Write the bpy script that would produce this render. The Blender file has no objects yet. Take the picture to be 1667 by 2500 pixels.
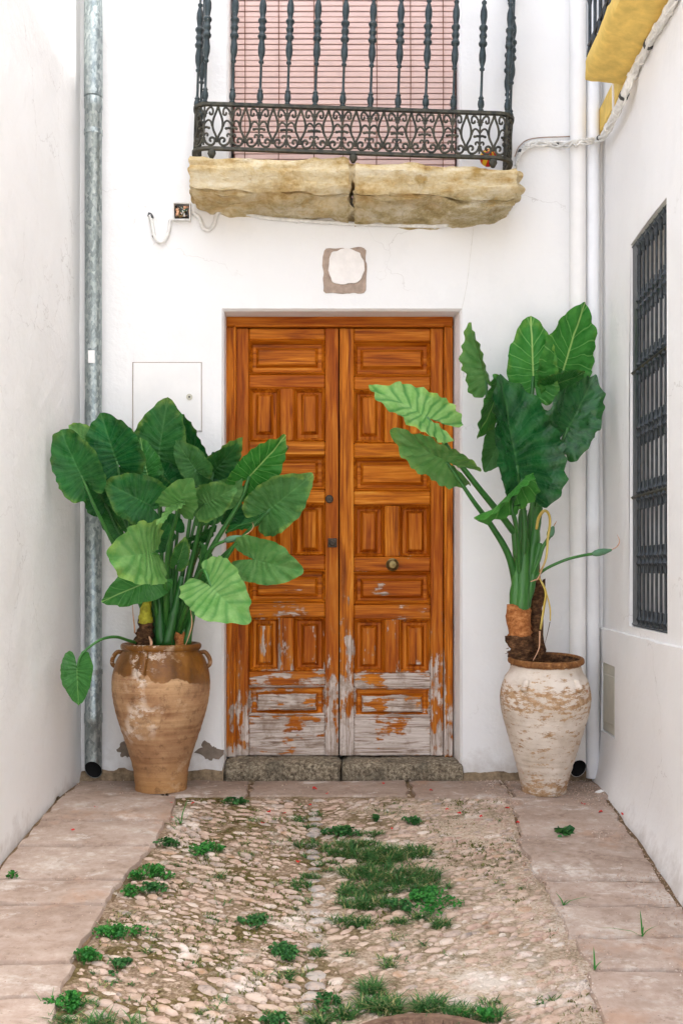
import bpy, bmesh, math, random
from mathutils import Vector, Matrix, noise
random.seed(7)
R = math.radians
scene = bpy.context.scene
COL = scene.collection

# ------------------------------------------------------------------ camera, sky, sun, exposure
D, F, EYE = 6.28, 2700.0, 1.193          # metres from camera to the end wall, focal length in photo pixels, eye height
cam_d = bpy.data.cameras.new('camera')
cam = bpy.data.objects.new('camera', cam_d)
COL.objects.link(cam)
cam.location = (0, -D, EYE)
cam.rotation_euler = (R(90), 0, 0)
cam_d.sensor_fit = 'VERTICAL'
cam_d.sensor_height = 36.0
cam_d.lens = 36.0 * F / 2500.0
cam_d.shift_y = 140.0 / 2500.0
cam_d.clip_start = 0.05
cam_d.clip_end = 500
scene.camera = cam

SUN = Vector((1.0, -0.5, 2.5)).normalized()          # direction towards the sun
world = bpy.data.worlds.new('World')
scene.world = world
world.use_nodes = True
wn = world.node_tree
wn.nodes.clear()
w_out = wn.nodes.new('ShaderNodeOutputWorld')
w_bg = wn.nodes.new('ShaderNodeBackground')
w_sky = wn.nodes.new('ShaderNodeTexSky')
w_sky.sky_type = 'NISHITA'
w_sky.sun_disc = False
w_sky.sun_elevation = math.asin(SUN.z)
w_sky.sun_rotation = math.atan2(SUN.x, SUN.y)
w_sky.air_density = 1.0
w_sky.dust_density = 4.0
w_sky.ozone_density = 1.0
w_hs = wn.nodes.new('ShaderNodeHueSaturation')       # a milky, hazy sky
w_hs.inputs['Saturation'].default_value = 0.52
wn.links.new(w_sky.outputs[0], w_hs.inputs['Color'])
wn.links.new(w_hs.outputs[0], w_bg.inputs['Color'])
w_bg.inputs['Strength'].default_value = 0.15
wn.links.new(w_bg.outputs[0], w_out.inputs['Surface'])

sun_d = bpy.data.lights.new('sun', 'SUN')
sun_d.energy = 2.0
sun_d.angle = R(0.6)
sun_d.color = (1.0, 0.975, 0.94)
sun = bpy.data.objects.new('sun', sun_d)
sun.rotation_euler = SUN.to_track_quat('Z', 'Y').to_euler()
sun.location = (8, -4, 20)
COL.objects.link(sun)

vs = scene.view_settings
vs.view_transform = 'Standard'
vs.look = 'None'
vs.gamma = 1.0
vs.use_curve_mapping = False
vs.exposure = 2.12
scene.cycles.max_bounces = 16
scene.cycles.diffuse_bounces = 14
scene.cycles.use_denoising = True

# ------------------------------------------------------------------ measuring
def at(px, py, y):
    """photo pixel + world y -> world point"""
    d = D + y
    return Vector(((px - 833.5) * d / F, y, EYE - (py - 1390.0) * d / F))
def c1(x, y): return (100 + x / 2.24, 920 + y / 2.24)
def c2(x, y): return (100 + x / 2.613, 1400 + y / 2.613)
def c3(x, y): return (880 + x / 2.34, 700 + y / 2.34)
def c4(x, y): return (1050 + x / 2.613, 1200 + y / 2.613)
def dp(x, y): return (x * 1.0632, y * 1.0632)
def gz(y):
    return 0.0 if y > -0.45 else 0.1 * (y + 0.45)
def ground_at(px, py):
    lo, hi = -D + 0.3, 0.3
    for _ in range(50):
        m = (lo + hi) / 2
        z = at(px, py, m).z
        if z > gz(m): lo = m
        else: hi = m
    p = at(px, py, hi)
    # bisect keeps the ray/ground crossing
    return Vector((p.x, p.y, gz(p.y)))
def lwx(y): return -1.480 + 0.011 * y
def rwx(y): return 1.478 + 0.027 * y       # upper right wall
def rpx(y): return 1.460 + 0.027 * y       # its plinth, a little proud
def fbm(p, o=3):
    return noise.fractal(Vector(p), 1.0, 2.0, o)

# ------------------------------------------------------------------ mesh helpers
class MB:
    def __init__(s): s.v, s.f, s.m, s.uv = [], [], [], {}
    def add(s, vs, fs, mi=0):
        o = len(s.v)
        s.v.extend(tuple(v) for v in vs)
        for f in fs:
            s.f.append(tuple(i + o for i in f)); s.m.append(mi)
    def quad(s, a, b, c, d, mi=0): s.add([a, b, c, d], [(0, 1, 2, 3)], mi)
    def box(s, x0, x1, y0, y1, z0, z1, mi=0):
        s.add([(x0,y0,z0),(x1,y0,z0),(x1,y1,z0),(x0,y1,z0),(x0,y0,z1),(x1,y0,z1),(x1,y1,z1),(x0,y1,z1)],
              [(0,3,2,1),(4,5,6,7),(0,1,5,4),(1,2,6,5),(2,3,7,6),(3,0,4,7)], mi)
    def bbox(s, x0, x1, y0, y1, z0, z1, b=0.004, mi=0):
        """box with chamfered edges"""
        X, Y, Z = (x0, x1), (y0, y1), (z0, z1)
        vs, idx = [], {}
        for i in (0, 1):
            for j in (0, 1):
                for k in (0, 1):
                    sx, sy, sz = (1 - 2*i) * b, (1 - 2*j) * b, (1 - 2*k) * b
                    for a, p in enumerate(((X[i], Y[j]+sy, Z[k]+sz), (X[i]+sx, Y[j], Z[k]+sz), (X[i]+sx, Y[j]+sy, Z[k]))):
                        idx[(i, j, k, a)] = len(vs); vs.append(p)
        g = lambda i, j, k, a: idx[(i, j, k, a)]
        fs = []
        for i in (0, 1):
            fs.append((g(i,0,0,0), g(i,1,0,0), g(i,1,1,0), g(i,0,1,0)))
            fs.append((g(0,i,0,1), g(1,i,0,1), g(1,i,1,1), g(0,i,1,1)))
            fs.append((g(0,0,i,2), g(1,0,i,2), g(1,1,i,2), g(0,1,i,2)))
        for i in (0, 1):
            for j in (0, 1):
                fs.append((g(i,j,0,0), g(i,j,1,0), g(i,j,1,1), g(i,j,0,1)))
                fs.append((g(i,0,j,0), g(i,1,j,0), g(i,1,j,2), g(i,0,j,2)))
                fs.append((g(0,i,j,1), g(1,i,j,1), g(1,i,j,2), g(0,i,j,2)))
                for k in (0, 1):
                    fs.append((g(i,j,k,0), g(i,j,k,1), g(i,j,k,2)))
        s.add(vs, fs, mi)
    def tube(s, pts, rad, n=8, cap=True, mi=0, flat=1.0):
        pts = [Vector(p) for p in pts]
        if not hasattr(rad, '__len__'): rad = [rad] * len(pts)
        vs, fs = [], []
        t0 = (pts[1] - pts[0]).normalized()
        up = Vector((0, 0, 1)) if abs(t0.z) < 0.9 else Vector((1, 0, 0))
        a = t0.cross(up).normalized()
        for i, p in enumerate(pts):
            t = (pts[min(i+1, len(pts)-1)] - pts[max(i-1, 0)])
            t = t.normalized() if t.length > 1e-9 else t0
            a = (a - t * a.dot(t))
            a = a.normalized() if a.length > 1e-6 else t.orthogonal().normalized()
            b = t.cross(a)
            for k in range(n):
                an = 2 * math.pi * k / n
                vs.append(p + a * math.cos(an) * rad[i] + b * math.sin(an) * rad[i] * flat)
        for i in range(len(pts) - 1):
            for k in range(n):
                k2 = (k + 1) % n
                fs.append((i*n+k, i*n+k2, (i+1)*n+k2, (i+1)*n+k))
        if cap:
            fs.append(tuple(range(n - 1, -1, -1)))
            fs.append(tuple((len(pts)-1)*n + k for k in range(n)))
        s.add(vs, fs, mi)
    def lathe(s, prof, n=12, c=(0, 0, 0), cap=True, mi=0):
        vs, fs = [], []
        for r, z in prof:
            for k in range(n):
                an = 2 * math.pi * k / n
                vs.append((c[0] + r * math.cos(an), c[1] + r * math.sin(an), c[2] + z))
        for i in range(len(prof) - 1):
            for k in range(n):
                k2 = (k + 1) % n
                fs.append((i*n+k, i*n+k2, (i+1)*n+k2, (i+1)*n+k))
        if cap:
            fs.append(tuple(range(n - 1, -1, -1)))
            fs.append(tuple((len(prof)-1)*n + k for k in range(n)))
        s.add(vs, fs, mi)
    def mesh(s, name, mats, smooth=False, angle=None):
        me = bpy.data.meshes.new(name)
        me.from_pydata(s.v, [], s.f)
        if not isinstance(mats, (list, tuple)): mats = [mats]
        for m in mats: me.materials.append(m)
        if any(s.m): me.polygons.foreach_set('material_index', s.m)
        bm = bmesh.new(); bm.from_mesh(me)
        bmesh.ops.recalc_face_normals(bm, faces=bm.faces)
        if smooth:
            for f in bm.faces: f.smooth = True
            if angle is not None:
                for e in bm.edges:
                    if len(e.link_faces) == 2 and e.calc_face_angle(0) > R(angle): e.smooth = False
        bm.to_mesh(me); bm.free()
        me.update()
        return me
    def obj(s, name, mats, parent=None, smooth=False, angle=None):
        return link(name, s.mesh(name, mats, smooth, angle), parent)

def link(name, data, parent=None):
    o = bpy.data.objects.new(name, data)
    COL.objects.link(o)
    if parent is not None: o.parent = parent
    return o
def tag(o, label=None, cat=None, group=None, kind=None):
    if label: o['label'] = label
    if cat: o['category'] = cat
    if group: o['group'] = group
    if kind: o['kind'] = kind
    return o
def empty(name, loc=(0, 0, 0), parent=None):
    o = bpy.data.objects.new(name, None)
    o.empty_display_size = 0.1
    COL.objects.link(o)
    o.location = loc
    if parent is not None: o.parent = parent
    return o
def smooth_path(pts, k=6):
    pts = [Vector(p) for p in pts]
    if len(pts) < 3:
        return [pts[0].lerp(pts[1], i / k) for i in range(k + 1)]
    out = []
    P = [2*pts[0]-pts[1]] + pts + [2*pts[-1]-pts[-2]]
    for i in range(1, len(P) - 2):
        p0, p1, p2, p3 = P[i-1], P[i], P[i+1], P[i+2]
        for j in range(k):
            t = j / k
            out.append(0.5 * ((2*p1) + (p2-p0)*t + (2*p0-5*p1+4*p2-p3)*t*t + (3*p1-p0-3*p2+p3)*t**3))
    out.append(pts[-1])
    return out
def lerp(a, b, t): return a + (b - a) * t

# ------------------------------------------------------------------ material helpers
class Mat:
    def __init__(s, name, rough=0.8, spec=0.3, metal=0.0):
        s.m = bpy.data.materials.new(name); s.m.use_nodes = True
        s.t = s.m.node_tree; s.n = s.t.nodes
        s.b = s.n['Principled BSDF']
        s.b.inputs['Roughness'].default_value = rough
        s.b.inputs['Specular IOR Level'].default_value = spec
        s.b.inputs['Metallic'].default_value = metal
        s._pos = None
    def set(s, sock, v):
        if isinstance(v, bpy.types.NodeSocket): s.t.links.new(v, sock)
        else:
            if isinstance(v, tuple) and len(v) == 3 and sock.type == 'RGBA': v = v + (1.0,)
            sock.default_value = v
    def node(s, typ, **kw):
        n = s.n.new(typ)
        for k, v in kw.items(): setattr(n, k, v)
        return n
    def pos(s):
        if s._pos is None: s._pos = s.node('ShaderNodeNewGeometry')
        return s._pos.outputs['Position']
    def objpos(s): return s.node('ShaderNodeTexCoord').outputs['Object']
    def scaled(s, v, sc, off=(0, 0, 0)):
        n = s.node('ShaderNodeMapping'); s.set(n.inputs['Vector'], v)
        n.inputs['Scale'].default_value = sc; n.inputs['Location'].default_value = off
        return n.outputs[0]
    def noise(s, v, scale, detail=4, rough=0.6, dist=0.0, color=False):
        n = s.node('ShaderNodeTexNoise'); s.set(n.inputs['Vector'], v)
        n.inputs['Scale'].default_value = scale; n.inputs['Detail'].default_value = detail
        n.inputs['Roughness'].default_value = rough; n.inputs['Distortion'].default_value = dist
        return n.outputs['Color'] if color else n.outputs['Fac']
    def voro(s, v, scale, feat='F1', out='Distance'):
        n = s.node('ShaderNodeTexVoronoi', feature=feat); s.set(n.inputs['Vector'], v)
        n.inputs['Scale'].default_value = scale
        return n.outputs[out]
    def math(s, op, a, b=0.0, clamp=False):
        n = s.node('ShaderNodeMath', operation=op, use_clamp=clamp)
        s.set(n.inputs[0], a); s.set(n.inputs[1], b)
        return n.outputs[0]
    def mr(s, v, a, b, c=0.0, d=1.0, smooth=False):
        n = s.node('ShaderNodeMapRange'); n.clamp = True
        if smooth: n.interpolation_type = 'SMOOTHSTEP'
        s.set(n.inputs['Value'], v)
        for k, x in zip(('From Min', 'From Max', 'To Min', 'To Max'), (a, b, c, d)): s.set(n.inputs[k], x)
        return n.outputs['Result']
    def ramp(s, v, stops, interp='LINEAR'):
        n = s.node('ShaderNodeValToRGB'); s.set(n.inputs[0], v)
        cr = n.color_ramp; cr.interpolation = interp
        while len(cr.elements) < len(stops): cr.elements.new(0.5)
        for e, (p, c) in zip(cr.elements, stops):
            e.position = p; e.color = (c + (1,)) if isinstance(c, tuple) else (c, c, c, 1)
        return n.outputs['Color']
    def mix(s, f, a, b, mode='MIX'):
        n = s.node('ShaderNodeMix', data_type='RGBA', blend_type=mode)
        s.set(n.inputs[0], f); s.set(n.inputs[6], a); s.set(n.inputs[7], b)
        return n.outputs[2]
    def sep(s, v):
        n = s.node('ShaderNodeSeparateXYZ'); s.set(n.inputs[0], v); return n.outputs
    def comb(s, x, y, z):
        n = s.node('ShaderNodeCombineXYZ')
        for i, q in enumerate((x, y, z)): s.set(n.inputs[i], q)
        return n.outputs[0]
    def bump(s, h, strength=0.3, dist=0.01, prev=None):
        n = s.node('ShaderNodeBump'); s.set(n.inputs['Height'], h)
        n.inputs['Strength'].default_value = strength; n.inputs['Distance'].default_value = dist
        if prev is not None: s.t.links.new(prev, n.inputs['Normal'])
        return n.outputs[0]
    def col(s, c): s.set(s.b.inputs['Base Color'], c)
    def nrm(s, n): s.t.links.new(n, s.b.inputs['Normal'])
    def rgh(s, v): s.set(s.b.inputs['Roughness'], v)

def srgb(r, g, b):
    f = lambda c: (c/255/12.92) if c/255 <= 0.04045 else ((c/255+0.055)/1.055)**2.4
    return (f(r), f(g), f(b))

def mat_plaster(name, base, dirt=0.5, foot=0.0):
    m = Mat(name, 0.9, 0.15)
    p = m.pos()
    n1 = m.noise(p, 1.3, 5, 0.55)
    n2 = m.noise(m.scaled(p, (9, 9, 1.6)), 1.0, 5, 0.6)
    c = m.mix(m.mr(n1, 0.35, 0.7), base, tuple(x * y for x, y in zip(base, (0.965, 0.955, 0.95))))
    c = m.mix(m.math('MULTIPLY', m.mr(n2, 0.56, 0.8), 0.25 * dirt), c, tuple(x * y for x, y in zip(base, (0.86, 0.85, 0.83))))
    z = m.sep(p)[2]
    nf = m.noise(p, 7, 6, 0.65)
    low = m.math('ADD', m.math('SUBTRACT', z, foot), m.math('MULTIPLY', m.math('SUBTRACT', nf, 0.5), 0.55))
    c = m.mix(m.mr(low, 0.0, 0.15, 0.38, 0.0), c, srgb(150, 132, 116))
    sp = m.noise(p, 60, 2, 0.5)
    c = m.mix(m.mr(sp, 0.77, 0.80, 0, 0.35), c, srgb(140, 130, 120))
    wv = m.node('ShaderNodeVectorMath', operation='MULTIPLY_ADD')
    m.set(wv.inputs[0], m.noise(p, 4, 4, 0.6, 0, True)); wv.inputs[1].default_value = (0.35, 0.35, 0.35); m.set(wv.inputs[2], p)
    cr = m.voro(wv.outputs[0], 0.9, 'DISTANCE_TO_EDGE')
    crm = m.math('MULTIPLY', m.mr(cr, 0.0, 0.0035, 1.0, 0.0), m.mr(m.noise(p, 1.1, 3, 0.6), 0.50, 0.60))
    c = m.mix(m.math('MULTIPLY', crm, 0.35), c, srgb(150, 142, 134))
    pt = m.noise(m.scaled(p, (1, 1, 0.8), (3.3, 1.2, 0.4)), 2.3, 7, 0.7)
    c = m.mix(m.mr(pt, 0.56, 0.60, 0, 0.30), c, tuple(x * 0.93 for x in base))
    m.col(c)
    b1 = m.bump(m.noise(p, 3.2, 5, 0.55), 0.42, 0.04)
    b2 = m.bump(m.noise(p, 45, 5, 0.6), 0.25, 0.006, b1)
    m.nrm(b2)
    return m.m

def mat_wood(name, vertical):
    m = Mat(name, 0.45, 0.12)
    p = m.pos()
    oi = m.node('ShaderNodeObjectInfo')
    off = m.comb(m.math('MULTIPLY', oi.outputs['Random'], 7.0), m.math('MULTIPLY', oi.outputs['Random'], 3.0), m.math('MULTIPLY', oi.outputs['Random'], 5.0))
    va = m.node('ShaderNodeVectorMath', operation='ADD'); m.set(va.inputs[0], p); m.set(va.inputs[1], off)
    q = va.outputs[0]
    st = (38, 38, 2.2) if vertical else (2.2, 38, 38)
    fine = (150, 150, 5) if vertical else (5, 150, 150)
    g1 = m.noise(m.scaled(q, st), 1.0, 5, 0.6, 0.6)
    g2 = m.noise(m.scaled(q, fine), 1.0, 3, 0.6)
    g3 = m.noise(p, 2.2, 3, 0.5)
    wood = m.ramp(m.math('ADD', m.math('MULTIPLY', g1, 0.72), m.math('MULTIPLY', g2, 0.28)),
                  [(0.33, srgb(88, 40, 6)), (0.44, srgb(152, 78, 10)), (0.55, srgb(196, 114, 24)), (0.70, srgb(224, 154, 60))])
    dark = m.mix(0.75, wood, srgb(138, 56, 6))
    tint = m.mr(oi.outputs['Random'], 0.0, 1.0, 0.0, 0.55)
    wood = m.mix(m.math('ADD', tint, m.mr(g3, 0.52, 0.75, 0.0, 0.45), True), wood, dark)
    # bare weathered wood: mask grows towards the foot of the door
    x, y, z = m.sep(p)
    wst = (30, 30, 5.5) if vertical else (5.5, 30, 30)
    wn = m.noise(m.scaled(q, wst), 1.0, 5, 0.65)
    wl = m.noise(p, 6.5, 4, 0.6)
    w = m.math('ADD', m.math('MULTIPLY', wn, 0.50), m.math('MULTIPLY', wl, 0.50))
    th = m.node('ShaderNodeFloatCurve')
    cm = th.mapping.curves[0]
    m.set(th.inputs['Value'], m.mr(z, 0.0, 2.0))
    pts = [(0.0, 0.37), (0.06, 0.405), (0.15, 0.445), (0.24, 0.485), (0.31, 0.525), (0.40, 0.565), (0.55, 0.605), (0.66, 0.65), (0.75, 0.72), (1.0, 0.85)]
    cm.points[0].location = pts[0]; cm.points[1].location = pts[-1]
    for q2 in pts[1:-1]: cm.points.new(*q2)
    th.mapping.update()
    thr = m.math('ADD', th.outputs[0], m.mr(m.math('ABSOLUTE', x), 0.600, 0.615, 0.0, 0.075))
    thr = m.math('ADD', thr, m.mr(oi.outputs['Random'], 0, 1, -0.03, 0.03))
    thr = m.math('ADD', m.math('ADD', thr, 0.004), m.mr(y, 0.193, 0.206, 0.0, 0.11))
    mask = m.mr(m.math('SUBTRACT', w, thr), -0.014, 0.022)
    bare = m.ramp(m.noise(m.scaled(q, tuple(1.2*k for k in st)), 1.0, 6, 0.72, 1.6),
                  [(0.28, srgb(70, 52, 40)), (0.39, srgb(140, 120, 106)), (0.50, srgb(190, 176, 166)), (0.72, srgb(224, 215, 208))])
    bare = m.mix(m.mr(m.noise(p, 9, 6, 0.75), 0.50, 0.66, 0, 0.6), bare, srgb(122, 96, 74))
    fade = m.mr(m.math('SUBTRACT', w, thr), -0.06, 0.0, 0.0, 0.55)
    wood = m.mix(fade, wood, m.ramp(g2, [(0.35, srgb(96, 62, 34)), (0.65, srgb(178, 122, 66))]))
    m.col(m.mix(mask, wood, bare))
    m.rgh(m.mix(mask, (0.45,)*3, (0.9,)*3))
    h = m.math('ADD', m.math('MULTIPLY', g1, 0.6), m.math('MULTIPLY', mask, -0.5))
    b = m.bump(h, 0.35, 0.004)
    b = m.bump(g2, 0.22, 0.002, b)
    m.nrm(b)
    return m.m

def mat_iron(name, c1_, c2_, chips=0.3, rough=0.5):
    m = Mat(name, rough, 0.4, 0.15)
    p = m.pos()
    n = m.noise(p, 30, 5, 0.65)
    c = m.mix(m.mr(n, 0.35, 0.7), c1_, c2_)
    ch = m.noise(p, 55, 3, 0.6)
    c = m.mix(m.mr(ch, 0.70, 0.74, 0, chips), c, srgb(190, 185, 175))
    m.col(c)
    m.nrm(m.bump(n, 0.3, 0.004))
    return m.m

def mat_galv():
    m = Mat('galvanised_steel', 0.40, 0.5, 0.75)
    p = m.pos()
    v = m.voro(m.scaled(p, (1, 1, 0.55)), 80, 'F1', 'Color')
    n = m.noise(m.scaled(p, (1, 1, 0.5)), 60, 5, 0.75)
    f = m.math('ADD', m.math('MULTIPLY', m.sep(v)[0], 0.35), m.math('MULTIPLY', n, 0.65))
    c = m.ramp(f, [(0.30, srgb(122, 132, 132)), (0.46, srgb(146, 156, 156)), (0.60, srgb(168, 177, 176)), (0.8, srgb(204, 210, 208))])
    big = m.noise(m.scaled(p, (5, 5, 1.6), (3, 0, 0.3)), 1.0, 4, 0.6)
    splash = m.mr(big, 0.66, 0.675)
    c = m.mix(splash, c, srgb(225, 225, 222))
    m.col(c); m.rgh(m.mr(f, 0.3, 0.7, 0.35, 0.6))
    return m.m

def mat_slab_stone():
    m = Mat('limestone', 0.92, 0.15)
    p = m.pos()
    n1 = m.noise(m.scaled(p, (3, 3, 9)), 1.0, 6, 0.62, 0.4)
    n2 = m.noise(p, 22, 5, 0.7)
    c = m.ramp(m.math('ADD', m.math('MULTIPLY', n1, 0.65), m.math('MULTIPLY', n2, 0.35)),
               [(0.30, srgb(140, 102, 50)), (0.41, srgb(200, 168, 112)), (0.51, srgb(226, 206, 162)), (0.66, srgb(242, 232, 208))])
    z = m.sep(p)[2]
    l = m.math('ADD', z, m.math('MULTIPLY', m.math('SUBTRACT', m.noise(p, 5, 5, 0.65), 0.5), 0.16))
    lichen = m.ramp(m.noise(m.scaled(p, (9, 9, 20)), 1.0, 5, 0.7),
                    [(0.32, srgb(110, 94, 52)), (0.46, srgb(170, 152, 108)), (0.58, srgb(206, 196, 170)), (0.8, srgb(226, 220, 206))])
    c = m.mix(m.mr(l, 3.180, 3.230, 0.75, 0.0), c, lichen)
    yl = m.noise(p, 9, 4, 0.6)
    c = m.mix(m.mr(yl, 0.60, 0.70, 0, 0.6), c, srgb(176, 136, 54))
    m.col(c)
    b = m.bump(m.noise(m.scaled(p, (1, 1, 1.8)), 14, 7, 0.7), 1.0, 0.04)
    b = m.bump(m.noise(p, 70, 4, 0.6), 0.5, 0.008, b)
    m.nrm(b)
    return m.m

def mat_simple(name, c, rough=0.7, var=0.12, scale=20, bump=0.2, spec=0.3, metal=0.0):
    m = Mat(name, rough, spec, metal)
    p = m.pos()
    n = m.noise(p, scale, 4, 0.6)
    m.col(m.mix(m.mr(n, 0.3, 0.7), tuple(x * (1 - var) for x in c), tuple(min(1, x * (1 + var)) for x in c)))
    if bump: m.nrm(m.bump(n, bump, 0.005))
    return m.m

def mat_flag():
    m = Mat('pink_flagstone', 0.9, 0.2)
    p = m.pos()
    oi = m.node('ShaderNodeObjectInfo')
    n1 = m.noise(m.scaled(p, (1, 1.5, 1)), 2.6, 8, 0.68, 0.3)
    n2 = m.noise(p, 30, 5, 0.65)
    c = m.ramp(m.math('ADD', m.math('MULTIPLY', n1, 0.7), m.math('MULTIPLY', n2, 0.3)),
               [(0.32, srgb(128, 108, 94)), (0.44, srgb(160, 141, 127)), (0.55, srgb(178, 161, 148)), (0.68, srgb(206, 198, 189))])
    c = m.mix(m.mr(oi.outputs['Random'], 0, 1, 0.0, 0.35), c, m.mix(0.6, c, srgb(168, 140, 124)))
    y = m.sep(p)[1]
    dn = m.noise(p, 6, 5, 0.65)
    back = m.math('ADD', m.mr(y, -1.1, -0.15, 0.0, 0.55), m.mr(dn, 0.50, 0.72, 0.0, 0.45), True)   # darker towards the house and in random patches
    c = m.mix(m.math('MULTIPLY', back, 0.8), c, srgb(120, 100, 84))
    wp_ = m.noise(m.scaled(p, (1, 1.4, 1), (5, 2, 0)), 3.4, 8, 0.75)
    c = m.mix(m.mr(wp_, 0.56, 0.68, 0, 0.6), c, srgb(226, 220, 212))
    dk_ = m.noise(p, 13, 6, 0.75)
    c = m.mix(m.mr(dk_, 0.56, 0.68, 0, 0.6), c, srgb(122, 102, 86))
    rust_ = m.noise(p, 3.1, 5, 0.65)
    c = m.mix(m.mr(rust_, 0.58, 0.68, 0, 0.4), c, srgb(176, 136, 108))
    sp = m.noise(p, 95, 2, 0.5)
    c = m.mix(m.mr(sp, 0.69, 0.74, 0, 0.6), c, srgb(84, 70, 58))
    m.col(c)
    b = m.bump(n1, 0.6, 0.015)
    b = m.bump(n2, 0.45, 0.006, b)
    m.nrm(b)
    return m.m

def mat_mortar():
    m = Mat('sandy_mortar', 0.95, 0.1)
    p = m.pos()
    n1 = m.noise(p, 3.4, 6, 0.7)
    n2 = m.noise(p, 70, 6, 0.75)
    x = m.sep(p)[0]
    soil = m.ramp(n2, [(0.3, srgb(92, 74, 58)), (0.5, srgb(148, 126, 104)), (0.7, srgb(198, 180, 158))])
    sand = m.ramp(n2, [(0.3, srgb(122, 102, 80)), (0.48, srgb(188, 168, 146)), (0.7, srgb(218, 204, 188))])
    c = m.mix(m.mr(m.math('ADD', x, m.math('MULTIPLY', m.math('SUBTRACT', n1, 0.5), 1.6)), -0.15, 0.55), soil, sand)
    lime = m.noise(p, 3.4, 6, 0.72)
    c = m.mix(m.mr(lime, 0.55, 0.66, 0, 0.75), c, srgb(218, 208, 196))
    mo = m.noise(p, 5.0, 6, 0.7)
    c = m.mix(m.math('MULTIPLY', m.mr(mo, 0.48, 0.58), m.mr(x, -0.4, 0.9, 0.85, 0.3)), c,
              m.ramp(n2, [(0.3, srgb(58, 48, 24)), (0.55, srgb(104, 90, 50)), (0.8, srgb(146, 132, 84))]))
    m.col(c)
    b = m.bump(m.noise(p, 26, 6, 0.7), 0.8, 0.02)
    b = m.bump(n2, 0.7, 0.008, b)
    m.nrm(b)
    return m.m

def mat_cobble(name='cobble_stone', grey=False):
    m = Mat(name, 0.85, 0.25)
    p = m.pos()
    g = m._pos.outputs['Random Per Island']
    oi = m.node('ShaderNodeObjectInfo')
    r = m.math('FRACT', m.math('ADD', m.math('MULTIPLY', g, 1.0), m.math('MULTIPLY', oi.outputs['Random'], 3.7)))
    if grey:
        base = m.ramp(r, [(0.0, srgb(96, 100, 104)), (0.5, srgb(140, 140, 138)), (1.0, srgb(168, 162, 154))])
    else:
        base = m.ramp(r, [(0.0, srgb(128, 100, 80)), (0.14, srgb(174, 154, 132)), (0.30, srgb(154, 120, 104)), (0.45, srgb(192, 168, 152)),
                          (0.58, srgb(132, 124, 118)), (0.72, srgb(182, 156, 138)), (0.86, srgb(164, 130, 98)), (1.0, srgb(208, 198, 186))])
    n = m.noise(p, 28, 5, 0.65)
    c = m.mix(m.mr(n, 0.32, 0.62, 0.0, 0.75), base, srgb(196, 174, 158))
    lime = m.noise(p, 3.4, 6, 0.72)
    c = m.mix(m.mr(lime, 0.55, 0.66, 0, 0.7), c, srgb(222, 212, 202))
    n3 = m.noise(p, 48, 5, 0.75)
    c = m.mix(m.mr(n3, 0.55, 0.68, 0, 0.7), c, srgb(112, 92, 74))
    m.col(c)
    m.nrm(m.bump(m.noise(p, 60, 5, 0.6), 0.45, 0.006))
    return m.m

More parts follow.
